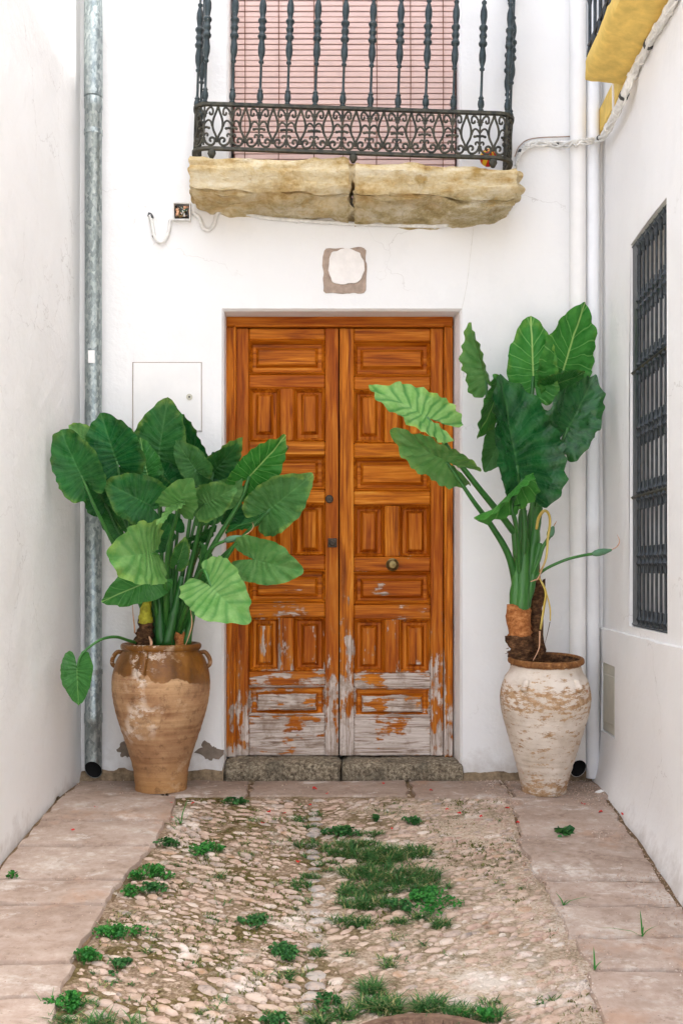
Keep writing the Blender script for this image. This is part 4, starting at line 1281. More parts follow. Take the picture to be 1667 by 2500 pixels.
q.tube(rel(smooth_path([at(1262, 395, -0.02), at(1259, 440, -0.018), at(1252, 490, -0.018), at(1225, 520, -0.014)]), cbn), 0.005, 6)
q.obj('loose_cable', M['cable'], cbn, True)
q = MB(); q.tube(rel(smooth_path([at(1256, 382, -0.016), at(1268, 356, -0.016), at(1300, 338, -0.014), at(1391, 333, -0.014)]), cbn), 0.0035, 5); q.obj('thin_wire', M['cement'], cbn, True)
q = MB(); a = rwall(1495, 205, 0.07); q.tube(rel([a, rwall(1496, 270, 0.05)], cbn), 0.006, 6); q.obj('drop_wire', M['white_pipe'], cbn)
# thin wire from under the slab to the lintel corner
tw = empty('wire', at(1150, 600, 0)); tag(tw, 'hair thin wire running down the white wall to the lintel corner', 'wire')
q = MB(); q.tube(rel(smooth_path([at(1158, 528, -0.004), at(1148, 620, -0.004), at(1138, 700, -0.004), at(1124, 766, -0.004)]), tw), 0.0013, 4); q.obj('strand', M['cable'], tw)

# ------------------------------------------------------------------ paving: flagstones and cobbles
def interp(tab, v):
    if v <= tab[0][0]: return tab[0][1]
    for (a, x), (b_, y_) in zip(tab[:-1], tab[1:]):
        if v <= b_: return lerp(x, y_, (v - a) / (b_ - a))
    return tab[-1][1]
def edge_table(px_pts):
    t = []
    for a, b_ in px_pts:
        p = ground_at(a, b_); t.append((p.y, p.x))
    return sorted(t)
LE = edge_table([(428, 1950), (418, 1980), (386, 2070), (350, 2092), (290, 2185), (258, 2240), (195, 2355), (120, 2490)])
RE = edge_table([(1236, 1945), (1248, 2002), (1264, 2053), (1279, 2075), (1317, 2156), (1350, 2227), (1378, 2288), (1425, 2364), (1447, 2397), (1462, 2490)])
STRIP = ground_at(800, 1946).y
def flag(parent, x0a, x0b, x1a, x1b, ya, yb, th=0.05, up=0.006, seed=0):
    """slab between world y ya (back) and yb (front); x edges at back (a) and front (b)"""
    gap = 0.011
    nx, ny = 12, 6
    cxm, cym = (x0a + x1a + x0b + x1b) / 4, (ya + yb) / 2
    top, vs, fs = {}, [], []
    tilt = random.uniform(-0.004, 0.004)
    def P(u, v, z, ins):
        y = lerp(ya - gap, yb + gap, v)
        xa, xb = lerp(x0a, x0b, v) + gap, lerp(x1a, x1b, v) - gap
        w = 0.010 * fbm((u * 3 + seed, v * 3, 1.3))
        x = lerp(xa, xb, u)
        if u in (0, 1): x += 0.022 * fbm((seed, y * 9, u * 5))
        if v in (0, 1): y += 0.014 * fbm((seed * 1.3, x * 7, v * 5))
        dx_ = (1 if u == 0 else -1 if u == 1 else 0) * ins; dy_ = (-1 if v == 0 else 1 if v == 1 else 0) * ins
        return (x + dx_ - cxm, y + dy_ - cym, gz(y) + z + tilt * (u - 0.5) - gz(cym))
    for j in range(ny + 1):
        for i in range(nx + 1):
            u, v = i / nx, j / ny
            edge = i in (0, nx) or j in (0, ny)
            zz = up + 0.006 * fbm((u * 4 + seed, v * 4, 2.0)) - (0.004 if edge else 0)
            vs.append(P(u, v, zz, 0.006 if edge else 0))
    for j in range(ny):
        for i in range(nx):
            a = j * (nx + 1) + i
            fs.append((a, a + 1, a + nx + 2, a + nx + 1))
    loop = [i for i in range(nx + 1)] + [j * (nx + 1) + nx for j in range(1, ny + 1)] + [ny * (nx + 1) + i for i in range(nx - 1, -1, -1)] + [j * (nx + 1) for j in range(ny - 1, 0, -1)]
    o = len(vs)
    for q_ in loop:
        j, i = divmod(q_, nx + 1)
        vs.append(P(i / nx, j / ny, up - 0.016, 0))
    o2 = len(vs)
    for q_ in loop:
        j, i = divmod(q_, nx + 1)
        vs.append(P(i / nx, j / ny, -th, 0))
    nl = len(loop)
    for k in range(nl):
        k2 = (k + 1) % nl
        fs.append((loop[k], loop[k2], o + k2, o + k)); fs.append((o + k, o + k2, o2 + k2, o2 + k))
    mb = MB(); mb.add(vs, fs)
    ob_ = mb.obj('flagstone', M['flag'], parent, True, 40)
    ob_.location = (cxm, cym, gz(cym))
    return ob_
def yrow(py, px): return ground_at(px, py).y
pv = empty('pavement', (0, 0, 0)); tag(pv, kind='structure')
# strip along the house
cuts = [-1.475, -0.93, -0.50, 0.37, 0.90, 1.45]
for k in range(len(cuts) - 1):
    flag(pv, cuts[k], cuts[k], cuts[k+1], cuts[k+1], -0.035, STRIP + random.uniform(-0.02, 0.02), seed=k * 3.7)
# left column
pl_ = empty('pavement', (0, 0, 0)); tag(pl_, kind='structure')
rows = [STRIP] + [yrow(v, 330) for v in (2006, 2067, 2150)] + [yrow(v, 200) for v in (2210, 2353)] + [yrow(2440, 100), -2.95, -3.6]
for k in range(len(rows) - 1):
    a, b_ = rows[k], rows[k + 1]
    j = random.uniform(-0.02, 0.02)
    flag(pl_, lwx(a) + 0.006, lwx(b_) + 0.006, interp(LE, a - 0.02) + j, interp(LE, b_ + 0.02) + j, a, b_, up=0.010 + random.uniform(-0.003, 0.004), seed=20 + k * 2.9)
pr_ = empty('pavement', (0, 0, 0)); tag(pr_, kind='structure')
rows = [STRIP] + [yrow(v, 1350) for v in (1968, 2046, 2150)] + [yrow(v, 1500) for v in (2212, 2291, 2373)] + [-2.86, -3.5]
for k in range(len(rows) - 1):
    a, b_ = rows[k], rows[k + 1]
    j = random.uniform(-0.015, 0.015)
    flag(pr_, interp(RE, a - 0.02) + j, interp(RE, b_ + 0.02) + j, rpx(a) - 0.06, rpx(b_) - 0.06, a, b_, up=0.008 + random.uniform(-0.003, 0.004), seed=50 + k * 2.3)

# mortar bed + cobbles
cp = MB()
nx, ny = 60, 70
vs_, fs_ = [], []
for j in range(ny + 1):
    y = lerp(0.0, -3.6, j / ny)
    for i in range(nx + 1):
        x = lerp(interp(LE, y) - 0.04, interp(RE, y) + 0.04, i / nx)
        vs_.append((x, y, gz(y) - 0.0095 + 0.006 * fbm((x * 4, y * 4, 0.5)) + 0.006 * fbm((x * 16, y * 16, 0.5))))
for j in range(ny):
    for i in range(nx):
        a = j * (nx + 1) + i; fs_.append((a, a + 1, a + nx + 2, a + nx + 1))
cp.add(vs_, fs_)
jb_ = MB()
yy_ = [0.02, -0.2, -0.45, -1, -1.6, -2.2, -2.9, -3.7]
for a, b_ in zip(yy_[:-1], yy_[1:]):
    if a > STRIP:
        jb_.quad((-1.5, a, gz(a) - 0.010), (1.5, a, gz(a) - 0.010), (1.5, max(b_, STRIP - 0.02), gz(b_) - 0.010), (-1.5, max(b_, STRIP - 0.02), gz(b_) - 0.010))
    a2, b2 = min(a, STRIP - 0.02), b_
    if a2 > b2:
        jb_.quad((lwx(a2) - 0.03, a2, gz(a2) - 0.010), (interp(LE, a2) - 0.015, a2, gz(a2) - 0.010), (interp(LE, b2) - 0.015, b2, gz(b2) - 0.010), (lwx(b2) - 0.03, b2, gz(b2) - 0.010))
        jb_.quad((interp(RE, a2) + 0.015, a2, gz(a2) - 0.010), (rpx(a2) + 0.03, a2, gz(a2) - 0.010), (rpx(b2) + 0.03, b2, gz(b2) - 0.010), (interp(RE, b2) + 0.015, b2, gz(b2) - 0.010))
tag(jb_.obj('joint_dirt', M['dirt']), kind='structure')
CP = cp.obj('cobble_paving', M['mortar'], None, True); tag(CP, kind='structure')

def cobble_geom(seed):
    nseg = 9
    vs, fs = [], []
    prof = [(1.0, -0.5), (0.96, 0.20), (0.74, 0.72), (0.38, 0.95)]
    sh_ = [1 + 0.34 * fbm((math.cos(2*math.pi*k/nseg) * 1.2 + seed, math.sin(2*math.pi*k/nseg) * 1.2, seed)) for k in range(nseg)]
    for ri, (r, z) in enumerate(prof):
        for k in range(nseg):
            a = 2 * math.pi * k / nseg
            vs.append((r * sh_[k] * math.cos(a) * (1 if ri else 1.02), r * sh_[k] * math.sin(a), z + 0.07 * fbm((seed + k, ri, 1))))
    vs.append((0, 0, 1.0))
    for i in range(3):
        for k in range(nseg): fs.append((i*nseg+k, i*nseg+(k+1) % nseg, (i+1)*nseg+(k+1) % nseg, (i+1)*nseg+k))
    for k in range(nseg): fs.append((3*nseg+k, 3*nseg+(k+1) % nseg, 4*nseg))
    return vs, fs
kinds = [cobble_geom(k * 4.7 + 1) for k in range(10)]
RX = lambda y: -0.115 + 0.02 * math.sin(y * 2)      # line of the grey runnel
stones = []
gridp = 0.078
def ok(x, y, rr):
    if not (-3.05 < y < STRIP - rr * 0.8): return False
    return interp(LE, y) + rr * 0.9 < x < interp(RE, y) - rr * 0.9
placed = []
cell = {}
def near(x, y, dmin):
    i, j = int(math.floor(x / 0.08)), int(math.floor(y / 0.08))
    for a in range(-2, 3):
        for b_ in range(-2, 3):
            for (X, Y, rr) in cell.get((i + a, j + b_), ()):
                if (X - x) ** 2 + (Y - y) ** 2 < (0.5 * (dmin + rr)) ** 2: return True
    return False
y = STRIP - 0.03
while y > -3.05:
    x = RX(y)
    for sgn in (0,):
        w = random.uniform(0.030, 0.044)
        stones.append((x + random.uniform(-0.012, 0.012), y, w, w * random.uniform(0.8, 1.2), random.uniform(-0.4, 0.4), True))
        cell.setdefault((int(math.floor(x / 0.08)), int(math.floor(y / 0.08))), []).append((x, y, 0.075))
    y -= random.uniform(0.066, 0.085)
tries = 0
while tries < 60000:
    tries += 1
    x, y = random.uniform(-1.3, 1.3), random.uniform(-3.05, STRIP)
    big = tries < 9000
    a = random.uniform(0.030, 0.050) if big else random.uniform(0.013, 0.030)
    bb = a * random.uniform(0.36, 0.62)
    if not ok(x, y, a): continue
    dm = (a + bb) * 0.88
    if near(x, y, dm): continue
    side = 1 if x > RX(y) else -1
    ang = -side * R(random.gauss(30, 8)) * -1
    stones.append((x, y, a, bb, ang, False))
    cell.setdefault((int(math.floor(x / 0.08)), int(math.floor(y / 0.08))), []).append((x, y, dm))
def scr(st_):
    d = D + st_[1]; return -(st_[2] * st_[3]) / d ** 3
stones.sort(key=scr)
kmesh = []
for k, (v, f_) in enumerate(kinds):
    q = MB(); q.add(v, f_)
    kmesh.append((q.mesh('cobble', M['cobble'], True), None))
    q = MB(); q.add(v, f_); kmesh[-1] = (kmesh[-1][0], q.mesh('cobble', M['cobble_grey'], True))
rest = [MB(), MB()]
for i, (x, y, a, bb, ang, grey) in enumerate(stones):
    k = random.randrange(10)
    h = random.uniform(0.006, 0.013) if not grey else random.uniform(0.006, 0.012)
    z = gz(y) - 0.013 + random.uniform(-0.004, 0.003)
    sq = (bb * 1.15, a, 1)
    if i < 300:
        o = link('cobble', kmesh[k][1 if grey else 0], CP)
        o.location = (x, y, z); o.scale = (a, bb, h)
        o.rotation_euler = (R(random.uniform(-6, 6)) + math.atan(0.1) * 0, R(random.uniform(-6, 6)), ang)
    else:
        v, f_ = kinds[k]
        ca, sa = math.cos(ang), math.sin(ang)
        tx, ty = random.uniform(-0.15, 0.15), random.uniform(-0.15, 0.15)
        rest[1 if grey else 0].add([(x + p[0]*a*ca - p[1]*bb*sa, y + p[0]*a*sa + p[1]*bb*ca, z + p[2]*h + (p[0]*tx + p[1]*ty) * h) for p in v], f_)
rest[0].m = [0] * len(rest[0].f)
off = len(rest[0].v)
rest[0].add(rest[1].v, rest[1].f, 1)
o = rest[0].obj('cobbles', [M['cobble'], M['cobble_grey']], CP, True); o['kind'] = 'stuff'
print('stones', len(stones))

# ------------------------------------------------------------------ pots
def pot_thing(name, loc, prof, mat, label, tilt=0.0, rz=0.0):
    t = empty(name, loc); tag(t, label, 'plant pot')
    t.rotation_euler = (tilt, 0, rz)
    fine = []
    for (r0, z0), (r1, z1) in zip(prof[:-1], prof[1:]):
        n = max(1, int(abs(z1 - z0) / 0.008))
        for i in range(n): fine.append((lerp(r0, r1, i / n), lerp(z0, z1, i / n)))
    fine.append(prof[-1])
    q = MB()
    n = 48
    vs, fs = [], []
    for i, (r, z) in enumerate(fine):
        for k in range(n):
            a = 2 * math.pi * k / n
            rr = r * (1 + 0.006 * fbm((math.cos(a) * 1.5, math.sin(a) * 1.5, z * 6))) 
            if z < 0.66 and r > 0.05: rr += 0.0022 * math.sin(z * 165 + 1.2 * math.sin(a) + 2.5 * fbm((z * 9, 1, r))) * max(0.0, 0.5 + 0.9 * fbm((z * 7 + loc[0] * 5, 2, 2))) * (1 if z < 0.33 else 0.5)
            vs.append((rr * math.cos(a), rr * math.sin(a), z))
    for i in range(len(fine) - 1):
        for k in range(n): fs.append((i*n+k, i*n+(k+1) % n, (i+1)*n+(k+1) % n, (i+1)*n+k))
    fs.append(tuple(range(n)))
    q.add(vs, fs)
    return t, q.obj('body', mat, t, True, 50)
def catmull_prof(ps, k=4): return [(p.x, p.y) for p in smooth_path([Vector((r, z, 0)) for r, z in ps], k)]
PL = Vector((-0.973, -0.305, 0.007))
bodyL = catmull_prof([(0.138, 0.0), (0.141, 0.045), (0.149, 0.115), (0.173, 0.205), (0.213, 0.325), (0.249, 0.452), (0.2625, 0.545), (0.259, 0.62), (0.236, 0.700), (0.203, 0.748)])
bodyL += catmull_prof([(0.203, 0.752), (0.210, 0.757), (0.2155, 0.768), (0.2150, 0.780), (0.207, 0.788), (0.196, 0.786), (0.188, 0.775)], 3) + [(0.186, 0.74), (0.20, 0.66), (0.10, 0.655)]
potL, bodL = pot_thing('flower_pot', PL, bodyL, M['pot_brown'], 'big terracotta jar with brown glazed shoulder left of the door')
def ear(parent, ang, r0, r1, z0, z1, mat, name='handle', out=0.045, w=0.012, flat=1.0):
    q = MB()
    ca, sa = math.cos(ang), math.sin(ang)
    pts = [(r0 - 0.012, z1), (r0 + out * 0.7, z1 + 0.004), (lerp(r0, r1, 0.4) + out, lerp(z1, z0, 0.35)), (r1 + out * 0.45, lerp(z1, z0, 0.75)), (r1 - 0.008, z0)]
    q.tube(smooth_path([(r * ca, r * sa, z) for r, z in pts], 5), w, 8, flat=flat)
    return q.obj(name, mat, parent, True)
for ang in (R(0), R(180)): ear(potL, ang, 0.212, 0.247, 0.655, 0.735, M['pot_brown'], out=0.034)
ear(potL, R(-104), 0.212, 0.257, 0.620, 0.742, M['pot_brown'], out=0.012, w=0.024, flat=0.5)
q = MB(); q.lathe([(0.001, 0.735), (0.10, 0.732), (0.184, 0.728)], 28, cap=False); q.obj('soil', M['dirt'], potL, True)
PR = Vector((1.082, -0.362, 0.006))
bodyR = catmull_prof([(0.117, 0.0), (0.128, 0.057), (0.160, 0.182), (0.197, 0.309), (0.229, 0.430), (0.2395, 0.520), (0.221, 0.603), (0.192, 0.650), (0.182, 0.682)])
bodyR += catmull_prof([(0.186, 0.690), (0.198, 0.696), (0.2005, 0.708), (0.197, 0.720), (0.187, 0.724), (0.176, 0.716)], 3) + [(0.170, 0.68), (0.178, 0.62), (0.08, 0.615)]
potR, bodR = pot_thing('flower_pot', PR, bodyR, M['pot_white'], 'flaking whitewashed clay jar with brown rim right of the door', R(4.2))
for ang in (R(-128), R(-52)): ear(potR, ang, 0.205, 0.228, 0.575, 0.615, M['pot_white'], 'broken_handle', out=0.008, w=0.020, flat=0.8)
q = MB(); q.lathe([(0.001, 0.662), (0.10, 0.660), (0.171, 0.655)], 28, cap=False); q.obj('soil', M['dirt'], potR, True)
q = MB(); q.lathe([(0.174, 0.713), (0.1675, 0.690), (0.166, 0.66)], 40, cap=False); q.obj('lining', M['bark'], potR, True)

# ------------------------------------------------------------------ elephant ear plants
OUT = [(1.0, 0.0), (0.955, 0.075), (0.86, 0.24), (0.72, 0.46), (0.55, 0.68), (0.36, 0.86), (0.15, 0.97), (-0.06, 1.0), (-0.24, 0.93), (-0.38, 0.76), (-0.46, 0.53), (-0.44, 0.32), (-0.32, 0.15), (-0.14, 0.05)]
OUTB = [(1.0, 0.0), (0.99, 0.16), (0.95, 0.36), (0.86, 0.58), (0.71, 0.78), (0.50, 0.93), (0.24, 1.0), (-0.04, 1.0), (-0.24, 0.93), (-0.38, 0.76), (-0.46, 0.53), (-0.44, 0.32), (-0.32, 0.15), (-0.14, 0.05)]
def leaf_mesh(A, B, Nn, seed, ripple=0.02, fold=0.10, droop=0.10, lobe=1.0, wavy=1.0, wL=1.0, wR=1.0, blunt=0.0):
    """local leaf: point = u*A + v*B + h*N ; A tip vector, B half-width vector"""
    nray, nring = 58, 8
    L = A.length
    half_o = smooth_path([Vector((lerp(u, ub, blunt) if u > 0 else u * lobe, lerp(v, vb, blunt), 0)) for (u, v), (ub, vb) in zip(OUT, OUTB)], 5)
    # resample by arc length
    ds = [0.0]
    for a, b_ in zip(half_o[:-1], half_o[1:]): ds.append(ds[-1] + (b_ - a).length)
    pts = []
    for i in range(nray + 1):
        t = ds[-1] * i / nray
        j = max(0, min(len(ds) - 2, next((k for k in range(len(ds) - 1) if ds[k + 1] >= t), len(ds) - 2)))
        f_ = (t - ds[j]) / max(1e-9, ds[j + 1] - ds[j])
        pts.append(half_o[j].lerp(half_o[j + 1], f_))
    vs, fs, uvs, rg = [], [], [], []
    def add(u, v, ring_):
        av = abs(v)
        phi = math.atan2(av * 0.42 + 0.30, u - 0.02)
        r = ring_
        h = ripple * L * (r ** 1.6) * math.cos(2 * math.pi * phi * 13 / math.pi)
        h += wavy * 0.075 * L * r * r * fbm((u * 2.4 + seed, v * 1.8, seed * 0.7), 2)
        h += fold * L * (av ** 1.15) - droop * L * max(0, u) ** 2 - droop * 0.7 * L * max(0, -u) ** 1.5
        sc_ = 1 + 0.016 * (0.5 + fbm((phi * 2 + seed, v, 3.3))) * r ** 3 * math.cos(2 * math.pi * phi * 13 / math.pi + 0.5) * min(1.0, abs(v) * 3)
        u, v = u * sc_, v * sc_
        uu = u + 0.045 * wavy * r * fbm((seed + v * 3, u * 3, 2.2), 2)
        v2 = v * (wR if v > 0 else wL) * (1 + 0.09 * wavy * r * fbm((u * 4 + seed, 7 + v, seed), 3))
        vs.append(A * uu + B * v2 + Nn * h); uvs.append((u * 0.5 + 0.5, v * 0.5 + 0.5)); rg.append(r)
        return len(vs) - 1
    c0 = add(0, 0, 0)
    midv = {}
    for side in (1, -1):
        grid = []
        for i, p in enumerate(pts):
            row = []
            for k in range(1, nring + 1):
                t = k / nring
                t2 = t ** 0.9
                if i == 0:
                    if side == 1: midv[k] = add(p.x * t2, 0, t)
                    row.append(midv[k])
                else: row.append(add(p.x * t2, side * p.y * t2, t))
            grid.append(row)
        for i in range(nray):
            a, b_ = grid[i], grid[i + 1]
            fs.append((c0, a[0], b_[0]) if side == 1 else (c0, b_[0], a[0]))
            for k in range(nring - 1):
                f_ = (a[k], a[k+1], b_[k+1], b_[k])
                fs.append(f_ if side == 1 else f_[::-1])
    me = bpy.data.meshes.new('leaf')
    me.from_pydata([tuple(v) for v in vs], [], fs)
    uvl = me.uv_layers.new(name='UVMap')
    for lp in me.loops: uvl.data[lp.index].uv = uvs[lp.vertex_index]
    at_ = me.attributes.new('ring', 'FLOAT', 'POINT')
    at_.data.foreach_set('value', rg)
    me.materials.append(M['leaf'])
    me.polygons.foreach_set('use_smooth', [True] * len(me.polygons))
    me.update()
    return me
def leaf_on(plant, J, T, w, yJ, dT, sgn=1, tone=0.2, yel=0.3, und=0.0, stem=None, r0=0.016, r1=0.007, stone=0.15, asp=0.40, gloss=0.0, **kw):
    """J, T photo pixels of stalk joint and tip; w half width in photo pixels"""
    pj, pt = at(*J, yJ), at(*T, yJ + dT)
    A = pt - pj
    d = D + yJ
    im = Vector((T[0] - J[0], T[1] - J[1])); im.normalize()
    wp = Vector((-im.y, im.x)) * w                    # to the right of the midrib, in picture terms
    bx, bz = wp.x * d / F, -wp.y * d / F
    real = asp * A.length
    flat_ = math.hypot(bx, bz)
    by = math.sqrt(max(0.0, real ** 2 - flat_ ** 2)) * sgn
    B = Vector((bx, by, bz))
    Nn = A.cross(B); Nn.normalize()
    if Nn.y > 0: Nn = -Nn                             # towards the alley
    kw.setdefault('ripple', 0.026)
    kw.setdefault('blunt', 0.45)
    me = leaf_mesh(A, B, Nn, random.uniform(0, 50), **kw)
    o = link('leaf', me, plant)
    o.location = pj - plant.location
    o.color = (tone, yel, und, 1 - gloss)
    if stem:
        pts = [Vector(p) for p in stem] + [pj + Nn * -0.004]
        pts = smooth_path(pts, 6)
        n = len(pts)
        q = MB(); q.tube([p - plant.location for p in pts], [lerp(r0, r1, (i / (n - 1)) ** 0.8) for i in range(n)], 8)
        so = q.obj('stalk', M['petiole'], plant, True); so.color = (stone, 0, 0, 1)
    return o
# left plant --------------------------------------------------------
P1 = empty('elephant_ear_plant', (PL.x, PL.y, 0.735)); tag(P1, 'bushy elephant ear plant with many big leaves in brown glazed jar', 'plant')
yp = -0.30
def base1(x=700, y=1440, dy=0.0): return at(*c1(x, y), yp + dy)
def S1(*pts):  # list of (x, y, depth)
    return [at(*c1(a, b_), d_) for a, b_, d_ in pts]
def L1(J, T, w, yJ, dT, **kw): return leaf_on(P1, c1(*J), c1(*T), w / 2.24, yJ, dT, **kw)
B = (690, 1440, yp)
L1((222, 540), (96, 275), 134, -0.72, -0.02, tone=0.05, yel=0.35, stem=S1((600, 1430, yp), (560, 1280, -0.36), (440, 1000, -0.50), (300, 720, -0.66)), stone=0.35, wavy=1.3)
L1((262, 350), (152, 262), 70, -0.52, 0.0, tone=0.45, yel=0.9, stem=S1((620, 1430, yp), (500, 900, -0.4)))
L1((415, 460), (322, 195), 156, -0.55, -0.02, tone=0.0, yel=0.15, stem=S1((640, 1430, yp), (560, 1000, -0.35), (450, 640, -0.5)))
L1((645, 430), (693, 108), 152, -0.32, -0.05, tone=0.06, yel=0.45, stem=S1((670, 1430, yp), (660, 900, -0.28)), droop=0.05)
L1((850, 470), (748, 208), 92, -0.22, -0.05, sgn=-1, tone=0.0, yel=0.2, stem=S1((720, 1430, yp), (800, 900, -0.25)))
L1((845, 505), (738, 350), 78, -0.46, -0.05, tone=0.12, yel=0.2, stem=S1((720, 1430, yp), (800, 900, -0.35)), wR=1.15)
L1((585, 540), (540, 330), 90, -0.40, 0.02, sgn=-1, tone=0.05, yel=0.1, und=0.35, stem=S1((660, 1430, yp), (620, 900, -0.3)))
L1((945, 520), (1105, 345), 78, -0.26, -0.03, tone=0.08, yel=0.7, stem=S1((740, 1430, yp), (850, 950, -0.25)))
L1((1140, 545), (1342, 325), 98, -0.44, -0.06, tone=0.05, yel=0.25, und=0.75, stem=S1((770, 1430, yp), (820, 1220, -0.34), (905, 990, -0.38), (1085, 690, -0.43)), r0=0.02, r1=0.010, stone=0.3, droop=0.03)
L1((575, 690), (345, 572), 138, -0.62, -0.05, tone=0.04, yel=0.3, stem=S1((650, 1430, yp), (620, 1000, -0.45)), wavy=1.2)
L1((745, 705), (812, 562), 108, -0.70, -0.14, tone=0.42, yel=0.3, stem=S1((700, 1430, yp), (690, 1000, -0.5), (738, 780, -0.68)), stone=0.3, lobe=0.5)
L1((760, 690), (622, 798), 34, -0.72, -0.12, tone=0.62, yel=0.4, lobe=0.5, fold=0.02)
L1((905, 690), (1062, 608), 100, -0.60, -0.10, tone=0.25, yel=0.35, stem=S1((730, 1430, yp), (830, 1000, -0.4), (880, 760, -0.55)), stone=0.2)
L1((1000, 650), (1095, 560), 80, -0.42, -0.05, tone=0.35, yel=0.1, stem=S1((740, 1430, yp), (880, 1000, -0.35)))
L1((1255, 722), (1478, 540), 138, -0.52, -0.10, tone=0.20, yel=0.55, stem=S1((780, 1430, yp), (900, 1100, -0.36), (1080, 900, -0.45)), r1=0.008)
L1((1165, 1000), (1424, 1066), 128, -0.60, -0.16, tone=0.42, yel=0.25, stem=S1((760, 1430, yp), (880, 1180, -0.40), (1000, 1010, -0.5), (1090, 900, -0.55)), stone=0.3)
L1((930, 1145), (1112, 1330), 168, -0.80, -0.18, tone=0.72, yel=0.18, stem=S1((740, 1430, yp), (800, 1250, -0.5), (880, 1060, -0.72)), stone=0.4)
L1((605, 965), (432, 985), 172, -0.78, -0.30, blunt=1.0, lobe=0.9, tone=0.62, yel=0.55, stem=S1((690, 1430, yp), (680, 1150, -0.5), (650, 990, -0.68)), stone=0.4, droop=0.2)
L1((590, 1120), (336, 1222), 108, -0.50, -0.10, tone=0.10, yel=0.05, und=0.45, stem=S1((640, 1430, yp), (630, 1250, -0.4)))
L1((1222, 775), (1000, 830), 50, -0.30, -0.04, tone=0.0, yel=0.0, und=0.2)
L1((440, 830), (330, 680), 84, -0.42, 0.0, tone=0.08, yel=0.1, und=0.2, stem=S1((600, 1430, yp), (500, 1050, -0.36)))
L1((850, 890), (965, 826), 34, -0.36, -0.03, tone=0.05, yel=0.0, stem=S1((740, 1430, yp), (800, 1100, -0.3)))
L1((868, 1090), (885, 905), 40, -0.44, -0.02, tone=0.12, yel=0.0, und=0.3, stem=S1((760, 1430, yp), (840, 1220, -0.4)), fold=0.3)
L1((640, 900), (700, 800), 70, -0.46, -0.02, tone=0.04, yel=0.1)
L1((755, 1000), (795, 878), 46, -0.40, -0.02, tone=0.15, yel=0.5, und=0.3, stem=S1((720, 1430, yp), (735, 1150, -0.35)))
L1((430, 650), (300, 560), 80, -0.50, 0.0, tone=0.02, yel=0.1, stem=S1((620, 1430, yp), (520, 950, -0.4)))
L1((1040, 780), (1100, 690), 60, -0.30, 0.0, tone=0.0, yel=0.0)
L1((700, 560), (650, 470), 80, -0.34, 0.0, tone=0.0, yel=0.1)
L1((870, 760), (960, 720), 60, -0.48, 0.0, tone=0.15, yel=0.0)
for J_, T_, w_, y_ in (((490, 640), (470, 460), 105, -0.44), ((570, 480), (600, 320), 92, -0.28), ((880, 640), (800, 510), 90, -0.36), ((1000, 570), (935, 410), 82, -0.24), ((340, 660), (250, 470), 105, -0.46),
                         ((640, 640), (560, 520), 90, -0.42), ((770, 620), (850, 520), 80, -0.34), ((540, 800), (470, 690), 80, -0.36), ((930, 740), (1010, 640), 74, -0.34), ((720, 830), (640, 740), 70, -0.38)):
    L1(J_, T_, w_, y_, 0.02, tone=random.uniform(0, 0.08), yel=0.15, stem=S1((690, 1430, yp), (lerp(690, J_[0], 0.6), lerp(1430, J_[1], 0.6), lerp(yp, y_, 0.6))), r0=0.012)
# hanging leaf by the blank wall
leaf_on(P1, c2(232, 602), c2(236, 836), 100 / 2.613, -0.74, -0.06, tone=0.12, yel=0.1, und=0.25, stem=[at(*c2(640, 450), yp), at(*c2(560, 428), -0.46), at(*c2(480, 405), -0.58), at(*c2(390, 420), -0.66), at(*c2(300, 478), -0.71), at(*c2(250, 535), -0.735)], r0=0.010, r1=0.005, stone=0.35, ripple=0.008)
# stubs and thick leaf bases in the jar
def stub(plant, pts, rads, mat, name, rough=0.005, jag=0.0):
    q = MB(); q.tube([p - plant.location for p in smooth_path(pts, 5)], [lerp(rads[0], rads[1], i / (5 * (len(pts) - 1))) for i in range(5 * (len(pts) - 1) + 1)], 12)
    vs = []
    for v in q.v:
        k_ = rough * (1 + 0.8 * abs(fbm((v[2] * 55, 3, 1))))
        vs.append((v[0] + k_ * fbm((v[0] * 34, v[1] * 34, v[2] * 50)), v[1] + k_ * fbm((v[0] * 34 + 9, v[1] * 34, v[2] * 50)), v[2] + 0.7 * k_ * fbm((v[0] * 40, v[1] * 40 + 4, v[2] * 9))))
    if jag:
        nn_ = 12; m0 = len(vs) - nn_
        for k in range(nn_):
            v = vs[m0 + k]; vs[m0 + k] = (v[0] * 1.0, v[1], v[2] + jag * (random.random() - 0.4))
    q.v = vs
    return q.obj(name, mat, plant, True)
stub(P1, [at(*c2(655, 470), -0.36), at(*c2(660, 400), -0.36), at(*c2(672, 305), -0.36)], (0.048, 0.040), M['bark'], 'stump', 0.014, 0.02)
stub(P1, [at(*c2(668, 318), -0.37), at(*c2(668, 250), -0.37), at(*c2(678, 172), -0.36)], (0.038, 0.027), M['yellow_flesh'], 'cut_stalk', 0.010, 0.035)
stub(P1, [at(*c2(890, 470), -0.36), at(*c2(886, 380), -0.36)], (0.030, 0.026), M['collar'], 'stump', 0.010, 0.03)
for (x0, x1, yy, rr) in ((770, 745, -0.36, 0.036), (830, 830, -0.33, 0.040), (900, 960, -0.31, 0.034), (800, 900, -0.40, 0.028), (740, 700, -0.30, 0.03), (930, 1010, -0.36, 0.022)):
    o = stub(P1, [at(*c2(x0, 470), yy), at(*c2(lerp(x0, x1, 0.5), 250), yy), at(*c2(x1, 20), yy)], (rr, rr * 0.45), M['petiole'], 'leaf_sheath')
    o.color = (random.uniform(0.0, 0.2), 0, 0, 1)
